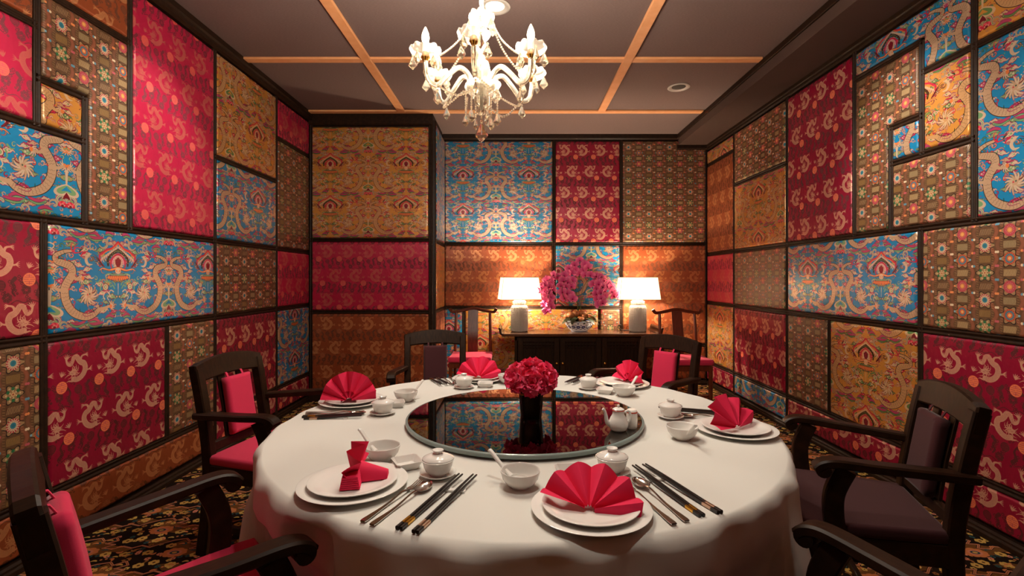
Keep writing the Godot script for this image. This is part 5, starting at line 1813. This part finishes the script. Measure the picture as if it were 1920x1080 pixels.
func centre() -> void:
	var top := TY + 0.0225
	var vp := Vector3(0.062, top, -1.915)
	var sq := []
	var v := thing("flower_vase", "square black lacquered vase holding the crimson bouquet on the turntable", "vase", vp, 0.06)
	var h := 0.118
	var vb := Mb.new()
	var lastr := []
	for q in [[0.037, 0.0], [0.039, 0.002], [0.0415, 0.03], [0.0445, 0.07], [0.046, 0.115], [0.0465, h], [0.0435, h], [0.043, 0.1], [0.04, 0.05], [0.036, 0.004], [0.0, 0.004]]:
		var s: float = q[0]
		var ring := []
		for i in 24:
			var a := TAU * i / 24.0
			var k := pow(pow(absf(cos(a)), 6.0) + pow(absf(sin(a)), 6.0), -1.0 / 6.0)
			ring.append(Vector3(cos(a) * k * s, q[1], sin(a) * k * s))
		sq.append(ring)
	vb.grid(24, sq.size() - 1, func(u: float, w: float): return sq[int(round(w * (sq.size() - 1)))][int(round(u * 24)) % 24], true)
	put("body", vb.mesh(), M.lacquer, v)
	var cord := Mb.new()
	for k in 2:
		var ps := []
		for i in 25:
			var a := TAU * i / 24.0
			var kk := pow(pow(absf(cos(a)), 6.0) + pow(absf(sin(a)), 6.0), -1.0 / 6.0)
			ps.append(Vector3(cos(a) * kk * 0.048, 0.097 + 0.006 * cos(a + 0.6) + k * 0.0035, sin(a) * kk * 0.048))
		cord.tube(ps, [0.0015], 6, false)
	put("gold_cord", cord.mesh(), M.brass, v)

	var pm := []
	for i in 5:
		pm.append(petal(40 + i, 0.05 + 0.006 * (i % 3), 0.05 + 0.004 * (i % 2)).mesh())
	var r := RandomNumberGenerator.new()
	r.seed = 77
	var flowers := [[Vector3(0, 0.062, 0), Vector3(0, 1, 0.1), "topmost crimson peony at the crown of the bouquet"], [Vector3(-0.05, 0.03, 0.035), Vector3(-0.75, 0.45, 0.6), "crimson peony at the left front of the bouquet"], [Vector3(0.05, 0.03, 0.035), Vector3(0.75, 0.45, 0.6), "crimson peony at the right front of the bouquet"], [Vector3(0.0, 0.022, 0.055), Vector3(0, 0.35, 1), "crimson peony facing the camera at the front of the bouquet"], [Vector3(-0.055, 0.03, -0.03), Vector3(-0.8, 0.5, -0.5), "crimson peony at the left back of the bouquet"], [Vector3(0.055, 0.03, -0.03), Vector3(0.8, 0.5, -0.5), "crimson peony at the right back of the bouquet"], [Vector3(0.0, 0.03, -0.055), Vector3(0, 0.5, -1), "crimson peony hidden at the back of the bouquet"]]
	for f in flowers:
		var t := thing("peony_blossom", f[2], "flower", vp + Vector3(0, h, 0) + f[0], 0.0, "peonies of the bouquet")
		var ax: Vector3 = (f[1] as Vector3).normalized()
		var bs := Basis(Quaternion(Vector3.UP, ax))
		var k := 0
		for layer in 4:
			var cnt: int = [8, 8, 7, 5][layer]
			for i in cnt:
				var a := TAU * (i + 0.5 * layer) / cnt + r.randf_range(-0.2, 0.2)
				var open: float = [1.75, 1.25, 0.75, 0.3][layer] + r.randf_range(-0.15, 0.15)
				var q := Basis(Vector3.UP, a) * Basis(Vector3.RIGHT, open)
				var sc: float = [1.0, 0.95, 0.85, 0.72][layer] * r.randf_range(0.9, 1.12)
				put("petal", pm[k % 5], M.petal if k % 3 != 0 else M.petal_dark, t, Transform3D(bs * q * Basis().scaled(Vector3.ONE * sc), bs * (q * Vector3(0, 0.006, 0))))
				k += 1
		put("stem", Mb.new().tube([Vector3.ZERO, -f[0] + Vector3(f[0].x * 0.3, -0.03, f[0].z * 0.3)], [0.003], 6).mesh(), M.stem, t)

	# little sauce pot and pick holder
	var pp := Vector3(0.36, top, -1.735)
	var pot := thing("sauce_pot", "small white lidded sauce pot with a spout and red rim on the turntable", "pot", pp, 0.15)
	var body := Mb.new().lathe([Vector2(0, 0.0), Vector2(0.022, 0.0), Vector2(0.028, 0.005), Vector2(0.034, 0.018), Vector2(0.0335, 0.03), Vector2(0.027, 0.045), Vector2(0.0205, 0.056), Vector2(0.0195, 0.068), Vector2(0.0205, 0.072), Vector2(0.018, 0.072), Vector2(0.017, 0.06), Vector2(0, 0.058)], 40, 0.5)
	body.tube(smooth_path([Vector3(-0.028, 0.022, 0.0), Vector3(-0.041, 0.032, 0), Vector3(-0.045, 0.052, 0), Vector3(-0.05, 0.07, 0), Vector3(-0.056, 0.077, 0)], 4), [0.011, 0.01, 0.0095, 0.009, 0.008, 0.0075, 0.007, 0.0068, 0.0064, 0.006, 0.0056, 0.0054, 0.005], 12)
	put("body", body.mesh(), M.porcelain, pot)
	put("handle", Mb.new().tube(smooth_path([Vector3(0.022, 0.062, 0), Vector3(0.036, 0.066, 0), Vector3(0.044, 0.052, 0), Vector3(0.04, 0.034, 0), Vector3(0.03, 0.026, 0)], 4), [0.0042], 10).mesh(), M.porcelain, pot)
	put("red_rim", Mb.new().lathe([Vector2(0.0198, 0.0685), Vector2(0.0214, 0.0692), Vector2(0.0214, 0.0712), Vector2(0.0198, 0.0722)], 32).mesh(), M.red_line, pot)
	put("lid", Mb.new().lathe([Vector2(0.0195, 0.0725), Vector2(0.0198, 0.0745), Vector2(0.012, 0.0785), Vector2(0.0035, 0.0805), Vector2(0.003, 0.083), Vector2(0.0048, 0.086), Vector2(0.0035, 0.089), Vector2(0, 0.0895)], 32).mesh(), M.porcelain, pot)
	var hp := Vector3(0.413, top, -1.762)
	var ho := thing("pick_holder", "small white pick holder with a red ring beside the sauce pot", "holder", hp)
	put("body", Mb.new().lathe([Vector2(0, 0), Vector2(0.0165, 0), Vector2(0.0185, 0.002), Vector2(0.0195, 0.03), Vector2(0.0192, 0.055), Vector2(0.0175, 0.063), Vector2(0.013, 0.067), Vector2(0.009, 0.0665), Vector2(0, 0.0655)], 32, 0.5).mesh(), M.porcelain, ho)
	put("red_ring", Mb.new().lathe([Vector2(0.0190, 0.0545), Vector2(0.0198, 0.055), Vector2(0.0196, 0.0585), Vector2(0.0185, 0.0592)], 32).mesh(), M.red_line, ho)


# ---------------------------------------------------------------- sideboard, lamps, orchid

func sideboard() -> void:
	var X := 0.74
	var st := 0.682
	var t := thing("sideboard", "long dark sideboard with scrolled ends and three lattice doors against the back wall", "sideboard", Vector3(X, 0.006, -5.8))
	put("top", Mb.new().box(Vector3(1.76, 0.032, 0.46), Vector3(0, st - 0.022, 0), 0.005).mesh(), M.wood_gloss, t)
	for s in [-1.0, 1.0]:
		put("scroll_end", Mb.new().bar(smooth_path([Vector3(s * 0.865, st - 0.018, 0), Vector3(s * 0.888, st - 0.01, 0), Vector3(s * 0.902, st + 0.014, 0), Vector3(s * 0.904, st + 0.04, 0), Vector3(s * 0.917, st + 0.056, 0)], 4), [Vector2(0.46, 0.03), Vector2(0.46, 0.028), Vector2(0.46, 0.026), Vector2(0.46, 0.022)], Vector3(0, 0, 1), 0.2).mesh(), M.wood, t)
		for zz in [-0.18, 0.18]:
			put("leg", Mb.new().box(Vector3(0.05, 0.14, 0.05), Vector3(s * 0.7, 0.07, zz)).mesh(), M.wood, t)
	var cs := Mb.new()
	cs.box(Vector3(1.48, 0.03, 0.4), Vector3(0, 0.15, -0.01))
	cs.box(Vector3(1.48, 0.05, 0.4), Vector3(0, st - 0.064, -0.01))
	cs.box(Vector3(0.03, 0.5, 0.4), Vector3(-0.725, 0.39, -0.01))
	cs.box(Vector3(0.03, 0.5, 0.4), Vector3(0.725, 0.39, -0.01))
	cs.box(Vector3(1.44, 0.5, 0.012), Vector3(0, 0.39, -0.2))
	put("carcase", cs.mesh(), M.wood, t)
	for k in 3:
		var cx := -0.472 + 0.472 * k
		var fr := Mb.new()
		fr.box(Vector3(0.06, 0.47, 0.024), Vector3(cx - 0.203, 0.398, 0.185), 0.003)
		fr.box(Vector3(0.06, 0.47, 0.024), Vector3(cx + 0.203, 0.398, 0.185), 0.003)
		fr.box(Vector3(0.346, 0.05, 0.024), Vector3(cx, 0.606, 0.185), 0.003)
		fr.box(Vector3(0.346, 0.05, 0.024), Vector3(cx, 0.19, 0.185), 0.003)
		fr.box(Vector3(0.346, 0.4, 0.006), Vector3(cx, 0.398, 0.17), 0.001)
		var d := put("door", fr.mesh(), M.wood, t)
		for i in 9:
			put("lattice_bar", Mb.new().box(Vector3(0.012, 0.37, 0.012), Vector3(cx - 0.148 + 0.037 * i, 0.398, 0.184), 0.002).mesh(), M.wood, d)
		for y in [0.548, 0.52]:
			put("lattice_rail", Mb.new().box(Vector3(0.346, 0.01, 0.014), Vector3(cx, y, 0.185), 0.002).mesh(), M.wood, d)
		var kx: float = cx + (0.203 if k == 0 else -0.203)
		put("knob", Mb.new().lathe([Vector2(0.004, 0), Vector2(0.004, 0.012), Vector2(0.015, 0.018), Vector2(0.017, 0.027), Vector2(0.012, 0.035), Vector2(0, 0.038)], 16).mesh(), M.brass, d, Transform3D(Basis(Vector3.RIGHT, PI / 2), Vector3(kx, 0.345, 0.196)))

	var sy := st
	for q in [[0.055, -5.84, 0.18, "white ribbed ceramic table lamp at the left end of the sideboard"], [1.438, -5.84, -0.02, "white ribbed ceramic table lamp at the right end of the sideboard"]]:
		var lp := thing("table_lamp", q[3], "lamp", Vector3(q[0], sy, q[1]), q[2], "lamps on the sideboard")
		put("base", Mb.new().lathe([Vector2(0, 0), Vector2(0.088, 0), Vector2(0.094, 0.006), Vector2(0.096, 0.02), Vector2(0.096, 0.28), Vector2(0.09, 0.3), Vector2(0.07, 0.308), Vector2(0.07, 0.312), Vector2(0.074, 0.318), Vector2(0.072, 0.345), Vector2(0.06, 0.362), Vector2(0.012, 0.366), Vector2(0.012, 0.40)], 48, 0.6).mesh(), M.lamp_base, lp)
		var beads := Mb.new()
		var bead := Mb.new().ball(0.0066, Vector3.ZERO, 6, 4)
		for i in 36:
			var a := TAU * i / 36.0
			for j in 23:
				beads.add(bead, Transform3D(Basis(Vector3.UP, -a), Vector3(cos(a) * 0.096, 0.014 + j * 0.0119, sin(a) * 0.096)))
			if i % 2 == 0:
				for j in 3:
					beads.add(bead, Transform3D(Basis(Vector3.UP, -a), Vector3(cos(a) * 0.073, 0.322 + j * 0.0115, sin(a) * 0.073)))
		put("ribs", beads.mesh(), M.lamp_base, lp)
		var b0 := Vector3(0.235, 0.375, 0.135)
		var b1 := Vector3(0.205, 0.63, 0.115)
		var sh := Mb.new()
		var c0 := []
		var c1 := []
		var i0 := []
		var i1 := []
		for w in [[1, 1], [-1, 1], [-1, -1], [1, -1]]:
			c0.append(Vector3(w[0] * b0.x, b0.y, w[1] * b0.z))
			c1.append(Vector3(w[0] * b1.x, b1.y, w[1] * b1.z))
			i0.append(Vector3(w[0] * (b0.x - 0.002), b0.y, w[1] * (b0.z - 0.002)))
			i1.append(Vector3(w[0] * (b1.x - 0.002), b1.y, w[1] * (b1.z - 0.002)))
		var cen := Vector3(0, 0.5, 0)
		for i in 4:
			var j := (i + 1) % 4
			sh.flat([c0[i], c0[j], c1[j], c1[i]], cen)
			sh.flat([i0[i], i0[j], i1[j], i1[i]], (i0[i] + i1[j]) * 1.0)
		put("lamp_shade", sh.mesh(), M.shade, lp)
		var tr := Mb.new()
		for i in 4:
			var j := (i + 1) % 4
			tr.tube([c0[i], c0[j]], [0.0035], 6)
			tr.tube([c1[i], c1[j]], [0.0035], 6)
			tr.tube([c0[i], c1[i]], [0.003], 6)
		put("shade_trim", tr.mesh(), M.shade_trim, lp)
		var ar := Mb.new().tube([Vector3(-b1.x + 0.01, 0.6, 0), Vector3(0, 0.6, 0), Vector3(b1.x - 0.01, 0.6, 0)], [0.002], 6)
		ar.tube([Vector3(0, 0.39, 0), Vector3(0, 0.43, 0)], [0.012], 12)
		ar.tube([Vector3(0.014, 0.4, 0), Vector3(0.05, 0.44, 0), Vector3(0.06, 0.52, 0), Vector3(0.03, 0.58, 0), Vector3(0, 0.6, 0)], [0.0018], 6)
		put("harp", ar.mesh(), M.brass, lp)
		if q[0] > 1.0:
			put("cord", Mb.new().tube(smooth_path([Vector3(-0.06, 0.004, -0.08), Vector3(-0.16, 0.008, -0.11), Vector3(-0.205, 0.03, -0.11), Vector3(-0.2, 0.06, -0.11), Vector3(-0.175, 0.066, -0.11), Vector3(-0.165, 0.05, -0.115)], 4), [0.005], 8).mesh(), M.black_stick, lp)
		put("bulb", Mb.new().ball(0.03, Vector3(0, 0.47, 0), 16, 10).mesh(), M.bulb, lp)
		var om := OmniLight3D.new()
		om.name = "lamp_glow"
		om.light_color = Color(1.0, 0.92, 0.80)
		om.light_energy = 2.6
		om.light_size = 0.03
		om.omni_range = 8.0
		om.omni_attenuation = 2.0
		om.shadow_enabled = true
		om.position = Vector3(0, 0.47, 0)
		lp.add_child(om, true)

	orchid(Vector3(0.755, sy, -5.85))


func orchid(at_: Vector3) -> void:
	var bw := tag(put("planter_bowl", Mb.new().lathe([Vector2(0, 0.004), Vector2(0.085, 0.004), Vector2(0.087, 0.0), Vector2(0.095, 0.0), Vector2(0.1, 0.01), Vector2(0.135, 0.04), Vector2(0.162, 0.08), Vector2(0.172, 0.112), Vector2(0.18, 0.12), Vector2(0.176, 0.123), Vector2(0.165, 0.112), Vector2(0.15, 0.08), Vector2(0.11, 0.03), Vector2(0, 0.02)], 64, 0.6).mesh(), M.blue_white, null, at(at_)), "blue and white porcelain bowl planted with orchids on the sideboard", "bowl")
	M.blue_white.uv1_scale = Vector3(2, 8.0, 1)
	bw.set_meta("category", "bowl")
	var t := thing("orchid_plant", "pink moth orchids with arching sprays in the blue and white bowl", "plant", at_ + Vector3(0, 0.1, 0))
	put("moss", Mb.new().lathe([Vector2(0.155, -0.012), Vector2(0.14, 0.004), Vector2(0.08, 0.02), Vector2(0, 0.026)], 32).mesh(), M.dry_leaf, t)
	# blossom: three sepals, two broad petals, a dark lip
	var bl := Mb.new()
	var cin := Color("e060a0").srgb_to_linear()
	for q in [[0.0, 0.035, 0.046, 0.0], [2.15, 0.03, 0.044, 0.0], [-2.15, 0.03, 0.044, 0.0], [1.25, 0.056, 0.05, 0.004], [-1.25, 0.056, 0.05, 0.004]]:
		var one := Mb.new()
		one.col = cin
		one.grid(5, 5, func(u: float, v: float):
			var a: float = (u - 0.5) * 2.0
			var ww: float = q[1] * pow(sin(PI * clampf(0.08 + v * 0.86, 0.0, 1.0)), 0.6)
			return Vector3(a * ww * 0.5, v * q[2], q[3] + 0.012 * v * v - 0.009 * a * a * v + 0.004 * sin(a * 4.0) * v))
		for i in one.c.size():
			var f := clampf(one.v[i].y / 0.045, 0.0, 1.0)
			one.c[i] = Color("dc3c86").srgb_to_linear().lerp(Color("fa88b8").srgb_to_linear(), f)
		bl.add(one, Transform3D(Basis(Vector3(0, 0, 1), q[0]), Vector3.ZERO))
	bl.col = Color("8c1048").srgb_to_linear()
	bl.add(Mb.new().ball(0.007, Vector3(0, -0.006, 0.012), 8, 6))
	for i in range(bl.c.size() - 63, bl.c.size()):
		bl.c[i] = bl.col
	var bm := bl.mesh()
	var r := RandomNumberGenerator.new()
	r.seed = 19
	var k := 0.0015
	# sprays: each a list of points across and above the bowl's foot in units of 1.5 mm, and a reach towards the room
	var sprays := [
		[[[0, 200], [-4, 330], [0, 450], [8, 540]], 0.03, [[0, 553], [-40, 520], [42, 522], [-82, 490], [-28, 482], [30, 474], [62, 500], [-60, 455], [-2, 448], [44, 440], [-90, 458]]],
		[[[-10, 200], [-30, 330], [-80, 420], [-170, 430], [-250, 390], [-300, 320]], 0.08, [[-120, 436], [-170, 420], [-200, 440], [-215, 396], [-250, 400], [-270, 365], [-236, 350], [-295, 345], [-310, 310], [-268, 318], [-220, 370]]],
		[[[-14, 190], [-40, 300], [-80, 390], [-130, 380], [-140, 300], [-110, 240]], 0.14, [[-60, 400], [-95, 385], [-130, 395], [-150, 360], [-110, 350], [-70, 352], [-140, 310], [-105, 300], [-80, 290], [-120, 265], [-85, 250], [-60, 260]]],
		[[[-12, 200], [-60, 340], [-180, 380], [-240, 300], [-250, 200]], 0.12, [[-205, 330], [-240, 300], [-262, 275], [-225, 268], [-265, 240], [-232, 230], [-275, 205], [-245, 195], [-255, 165], [-225, 200]]],
		[[[10, 200], [30, 340], [100, 430], [200, 410], [270, 330], [300, 260]], 0.06, [[80, 440], [125, 430], [160, 425], [185, 400], [150, 395], [215, 380], [240, 350], [205, 350], [265, 320], [238, 312], [285, 285], [258, 278], [300, 268]]],
		[[[12, 190], [40, 320], [110, 380], [170, 330], [165, 230]], 0.14, [[100, 372], [135, 370], [165, 350], [120, 335], [180, 318], [150, 305], [115, 295], [185, 275], [155, 262], [125, 255], [165, 228], [140, 215]]],
	]
	for s in sprays:
		var ps := []
		var m: int = s[0].size()
		for i in m:
			var f := float(i) / (m - 1)
			ps.append(Vector3(s[0][i][0] * k, s[0][i][1] * k - 0.1, s[1] * sin(f * PI * 0.6)))
		ps.push_front(Vector3(ps[0].x * 1.5, 0.0, 0.0))
		put("flower_stem", Mb.new().tube(smooth_path(ps, 4), [0.0032], 6).mesh(), M.stem, t)
		for q in s[2]:
			var p := Vector3(q[0] * k, q[1] * k - 0.1, s[1] * 0.8 + r.randf_range(-0.015, 0.035))
			var face := Basis(Vector3.UP, clampf(q[0] * 0.003, -0.7, 0.7) + r.randf_range(-0.35, 0.35)) * Basis(Vector3.RIGHT, r.randf_range(-0.1, 0.5)) * Basis(Vector3(0, 0, 1), r.randf_range(-0.4, 0.4))
			put("orchid_blossom", bm, M.orchid, t, Transform3D(face.scaled(Vector3.ONE * r.randf_range(1.0, 1.3)), p))
	var leaf := func(w: float, l: float, bend: float) -> ArrayMesh:
		return Mb.new().grid(6, 8, func(u: float, v: float):
			var a: float = (u - 0.5) * 2.0
			var ww := w * pow(sin(PI * clampf(0.1 + v * 0.88, 0.0, 1.0)), 0.6)
			return Vector3(a * ww * 0.5, 0.012 * absf(a) * (1.0 - v) + bend * v * (1.0 - v * 1.1), v * l)).mesh()
	for q in [[2.2, 0.1, 0.25, 0.24], [-1.0, 0.085, 0.22, 0.16], [-0.5, 0.075, 0.2, 0.18], [0.7, 0.085, 0.2, 0.2], [1.35, 0.12, 0.2, 0.4], [-2.6, 0.07, 0.18, 0.2], [-1.2, 0.06, 0.2, 0.04], [0.2, 0.06, 0.16, 0.16]]:
		put("leaf", leaf.call(q[1], q[2], q[3]), M.leaf, t, Transform3D(Basis(Vector3.UP, q[0]), Vector3(sin(q[0]) * 0.03, 0.015, cos(q[0]) * 0.03)))
	for q in [[-0.9, 0.03, 0.24, 0.02], [0.95, 0.03, 0.24, 0.02], [-1.5, 0.03, 0.22, 0.03], [1.4, 0.03, 0.25, 0.02]]:
		put("dry_leaf", leaf.call(q[1], q[2], q[3]), M.dry_leaf, t, Transform3D(Basis(Vector3.UP, q[0]), Vector3(sin(q[0]) * 0.03, 0.03, cos(q[0]) * 0.03)))
	for q in [[-0.1, 0.09, 0.03, 0.045], [-0.04, 0.105, 0.02, 0.046], [0.03, 0.11, 0.01, 0.048], [0.015, 0.045, 0.11, 0.036], [-0.14, 0.075, 0.0, 0.04], [0.06, 0.08, 0.05, 0.038]]:
		put("dried_pod", Mb.new().ball(q[3], Vector3.ZERO, 14, 9).mesh(), M.fruit, t, Transform3D(Basis().scaled(Vector3(1.1, 0.85, 1)), Vector3(q[0], q[1], q[2])))


# ---------------------------------------------------------------- chandelier

func chandelier() -> void:
	var C := Vector3(-0.138, 0, -2.08)
	var t := thing("chandelier", "crystal chandelier with six lit candle bulbs and hanging glass drops", "chandelier", C)
	put("ceiling_rose", Mb.new().lathe([Vector2(0.0, 3.0), Vector2(0.03, 3.0), Vector2(0.055, 3.02), Vector2(0.06, 3.05)], 32).mesh(), M.brass, t)
	var rod := Mb.new()
	for k in 3:
		var ps := []
		for i in 61:
			var a := i * 0.55 + k * TAU / 3.0
			ps.append(Vector3(cos(a) * 0.0055, lerpf(2.39, 3.01, i / 60.0), sin(a) * 0.0055))
		rod.tube(ps, [0.0048], 6)
	put("twisted_rod", rod.mesh(), M.white_metal, t)
	var bowl := func(r: float, y: float, h: float, lobes: int) -> ArrayMesh:
		# a scalloped glass dish with thickness
		var mb := Mb.new()
		mb.grid(64, 18, func(u: float, v: float):
			var a: float = u * TAU
			var s: float = v * 2.0
			var f := minf(s, 2.0 - s)
			var inn := 1.0 if s > 1.0 else 0.0
			var sc := absf(cos(a * lobes * 0.5))
			var rr := r * (0.12 + 0.88 * sin(minf(f * 1.25, 1.0) * PI * 0.5) - 0.1 * maxf(0.0, f - 0.8) * 5.0) * (0.88 + 0.14 * sc * f) - inn * 0.004
			var yy := y + h * pow(f, 1.5) * (0.85 + 0.15 * sc) + inn * 0.003
			return Vector3(cos(a) * rr, yy, sin(a) * rr), true)
		return mb.mesh()
	put("crown_dish", bowl.call(0.056, 2.345, 0.06, 8), M.dish_glass, t)
	put("column", Mb.new().lathe([Vector2(0.0, 1.975), Vector2(0.012, 1.98), Vector2(0.02, 1.995), Vector2(0.012, 2.012), Vector2(0.03, 2.03), Vector2(0.032, 2.05), Vector2(0.015, 2.07), Vector2(0.015, 2.13), Vector2(0.028, 2.15), Vector2(0.036, 2.175), Vector2(0.03, 2.2), Vector2(0.014, 2.212), Vector2(0.02, 2.225), Vector2(0.032, 2.245), Vector2(0.034, 2.262), Vector2(0.018, 2.28), Vector2(0.012, 2.3), Vector2(0.022, 2.318), Vector2(0.02, 2.335), Vector2(0.01, 2.35), Vector2(0.014, 2.38), Vector2(0.008, 2.4), Vector2(0, 2.405)], 24, 0.5).mesh(), M.pearl_glass, t)
	put("hub_dish", bowl.call(0.072, 2.052, 0.062, 10), M.dish_glass, t)
	put("hub_cap", Mb.new().lathe([Vector2(0.0, 2.085), Vector2(0.055, 2.09), Vector2(0.06, 2.1), Vector2(0.04, 2.115), Vector2(0.015, 2.12)], 32).mesh(), M.pearl_glass, t)
	put("core_rod", Mb.new().tube([Vector3(0, 2.0, 0), Vector3(0, 2.4, 0)], [0.005], 8).mesh(), M.white_metal, t)

	var drop := Mb.new()
	var pr := [[0.0, 0.0], [0.004, 0.003], [0.0165, 0.016], [0.0145, 0.022], [0.004, 0.044], [0.0, 0.046]]
	for j in pr.size() - 1:
		for i in 8:
			var a0 := TAU * i / 8.0
			var a1 := TAU * (i + 1) / 8.0
			var q := []
			for w in [[a0, j], [a1, j], [a1, j + 1], [a0, j + 1]]:
				q.append(Vector3(cos(w[0]) * pr[w[1]][0] * 1.15, (pr[w[1]][1] - 0.046) * 1.15, sin(w[0]) * pr[w[1]][0] * 0.7))
			var u := []
			for p in q:
				if u.is_empty() or (p as Vector3).distance_to(u[u.size() - 1]) > 1e-6 and (p as Vector3).distance_to(u[0]) > 1e-6:
					u.append(p)
			if u.size() > 2:
				drop.flat(u, Vector3(0, -0.024, 0))
	var beadm := Mb.new().ball(0.0048, Vector3.ZERO, 8, 5)
	drop.add(beadm, at(Vector3(0, 0.005, 0)))
	var dm := drop.mesh()
	var chain := func(ps: Array, step: float) -> ArrayMesh:
		var mb := Mb.new()
		var sm := smooth_path(ps, 8)
		var acc := 0.0
		for i in sm.size() - 1:
			var d: float = (sm[i + 1] as Vector3).distance_to(sm[i])
			while acc < d:
				mb.add(beadm, at((sm[i] as Vector3).lerp(sm[i + 1], acc / d)))
				acc += step
			acc -= d
		return mb.mesh()
	var dish: ArrayMesh = bowl.call(0.064, -0.004, 0.044, 9)
	var cand := Mb.new().lathe([Vector2(0.0, 0.02), Vector2(0.012, 0.02), Vector2(0.0125, 0.03), Vector2(0.0115, 0.054), Vector2(0, 0.055)], 20).mesh()
	var cupm := Mb.new().lathe([Vector2(0.0, -0.018), Vector2(0.01, -0.016), Vector2(0.014, -0.008), Vector2(0.02, 0.0), Vector2(0.018, 0.006), Vector2(0.012, 0.02), Vector2(0, 0.02)], 20).mesh()
	var bulb := Mb.new().lathe([Vector2(0.0, 0.054), Vector2(0.009, 0.055), Vector2(0.0135, 0.065), Vector2(0.0155, 0.077), Vector2(0.0135, 0.092), Vector2(0.008, 0.107), Vector2(0.0025, 0.119), Vector2(0, 0.121)], 24, 0.5).mesh()
	for i in 6:
		var a := deg_to_rad(-93.0 + 60.0 * i)
		var d := Vector3(cos(a), 0, -sin(a))
		var s := Vector3(-d.z, 0, d.x)
		var arm := smooth_path([d * 0.03 + Vector3(0, 2.085, 0), d * 0.06 + Vector3(0, 2.14, 0), d * 0.1 + Vector3(0, 2.158, 0), d * 0.145 + Vector3(0, 2.12, 0), d * 0.19 + Vector3(0, 2.072, 0), d * 0.225 + Vector3(0, 2.085, 0), d * 0.238 + Vector3(0, 2.13, 0), d * 0.24 + Vector3(0, 2.162, 0)], 5)
		put("arm", Mb.new().tube(arm, [0.0105], 12).mesh(), M.pearl_glass, t)
		var e := d * 0.24 + Vector3(0, 2.172, 0)
		put("candle_dish", dish, M.dish_glass, t, at(e))
		put("candle_cup", cupm, M.brass, t, at(e))
		put("candle_sleeve", cand, M.sleeve, t, at(e))
		put("bulb", bulb, M.bulb, t, at(e))
		var om := OmniLight3D.new()
		om.name = "candle_glow"
		om.light_color = Color(1.0, 0.95, 0.87)
		om.light_energy = 0.95
		om.light_size = 0.012
		om.omni_range = 12.0
		om.omni_attenuation = 2.0
		om.shadow_enabled = true
		om.position = e + Vector3(0, 0.085, 0)
		t.add_child(om, true)
		for k in 5:
			var w := a + TAU * (k + 0.5) / 5.0
			var o := Vector3(cos(w), 0, -sin(w)) * 0.052
			put("crystal_drop", dm, M.crystal, t, pose(e + o + Vector3(0, 0.006 - 0.012 * (k % 2), 0), w))
		put("crystal_drop", dm, M.crystal, t, pose(d * 0.19 + Vector3(0, 2.045, 0), a))
		put("bead_chain", chain.call([d * 0.042 + Vector3(0, 2.375, 0), d * 0.1 + Vector3(0, 2.27, 0), d * 0.17 + Vector3(0, 2.2, 0), d * 0.2 + Vector3(0, 2.19, 0)], 0.0105), M.crystal, t)
		var a2 := a + PI / 3.0
		var d2 := Vector3(cos(a2), 0, -sin(a2))
		put("bead_chain", chain.call([d * 0.19 + Vector3(0, 2.07, 0), (d + d2) * 0.09 + Vector3(0, 2.015, 0), d2 * 0.075 + Vector3(0, 2.07, 0)], 0.0105), M.crystal, t)
		var hb := Vector3(cos(a + 0.5), 0, -sin(a + 0.5)) * 0.066
		put("bead_chain", chain.call([hb + Vector3(0, 2.08, 0), hb + Vector3(0, 2.04, 0), hb + Vector3(0, 1.995, 0)], 0.0105), M.crystal, t)
		put("crystal_drop", dm, M.crystal, t, pose(hb + Vector3(0, 1.985, 0), a))
		var cr := Vector3(cos(a), 0, -sin(a)) * 0.05
		put("crystal_drop", dm, M.crystal, t, pose(cr + Vector3(0, 2.37, 0), a))
	put("bead_chain", chain.call([Vector3(0, 1.97, 0), Vector3(0, 1.955, 0), Vector3(0, 1.95, 0)], 0.0105), M.crystal, t)
	put("crystal_drop", dm, M.crystal, t, Transform3D(Basis().scaled(Vector3(1.5, 1.5, 1.5)), Vector3(0, 1.945, 0)))
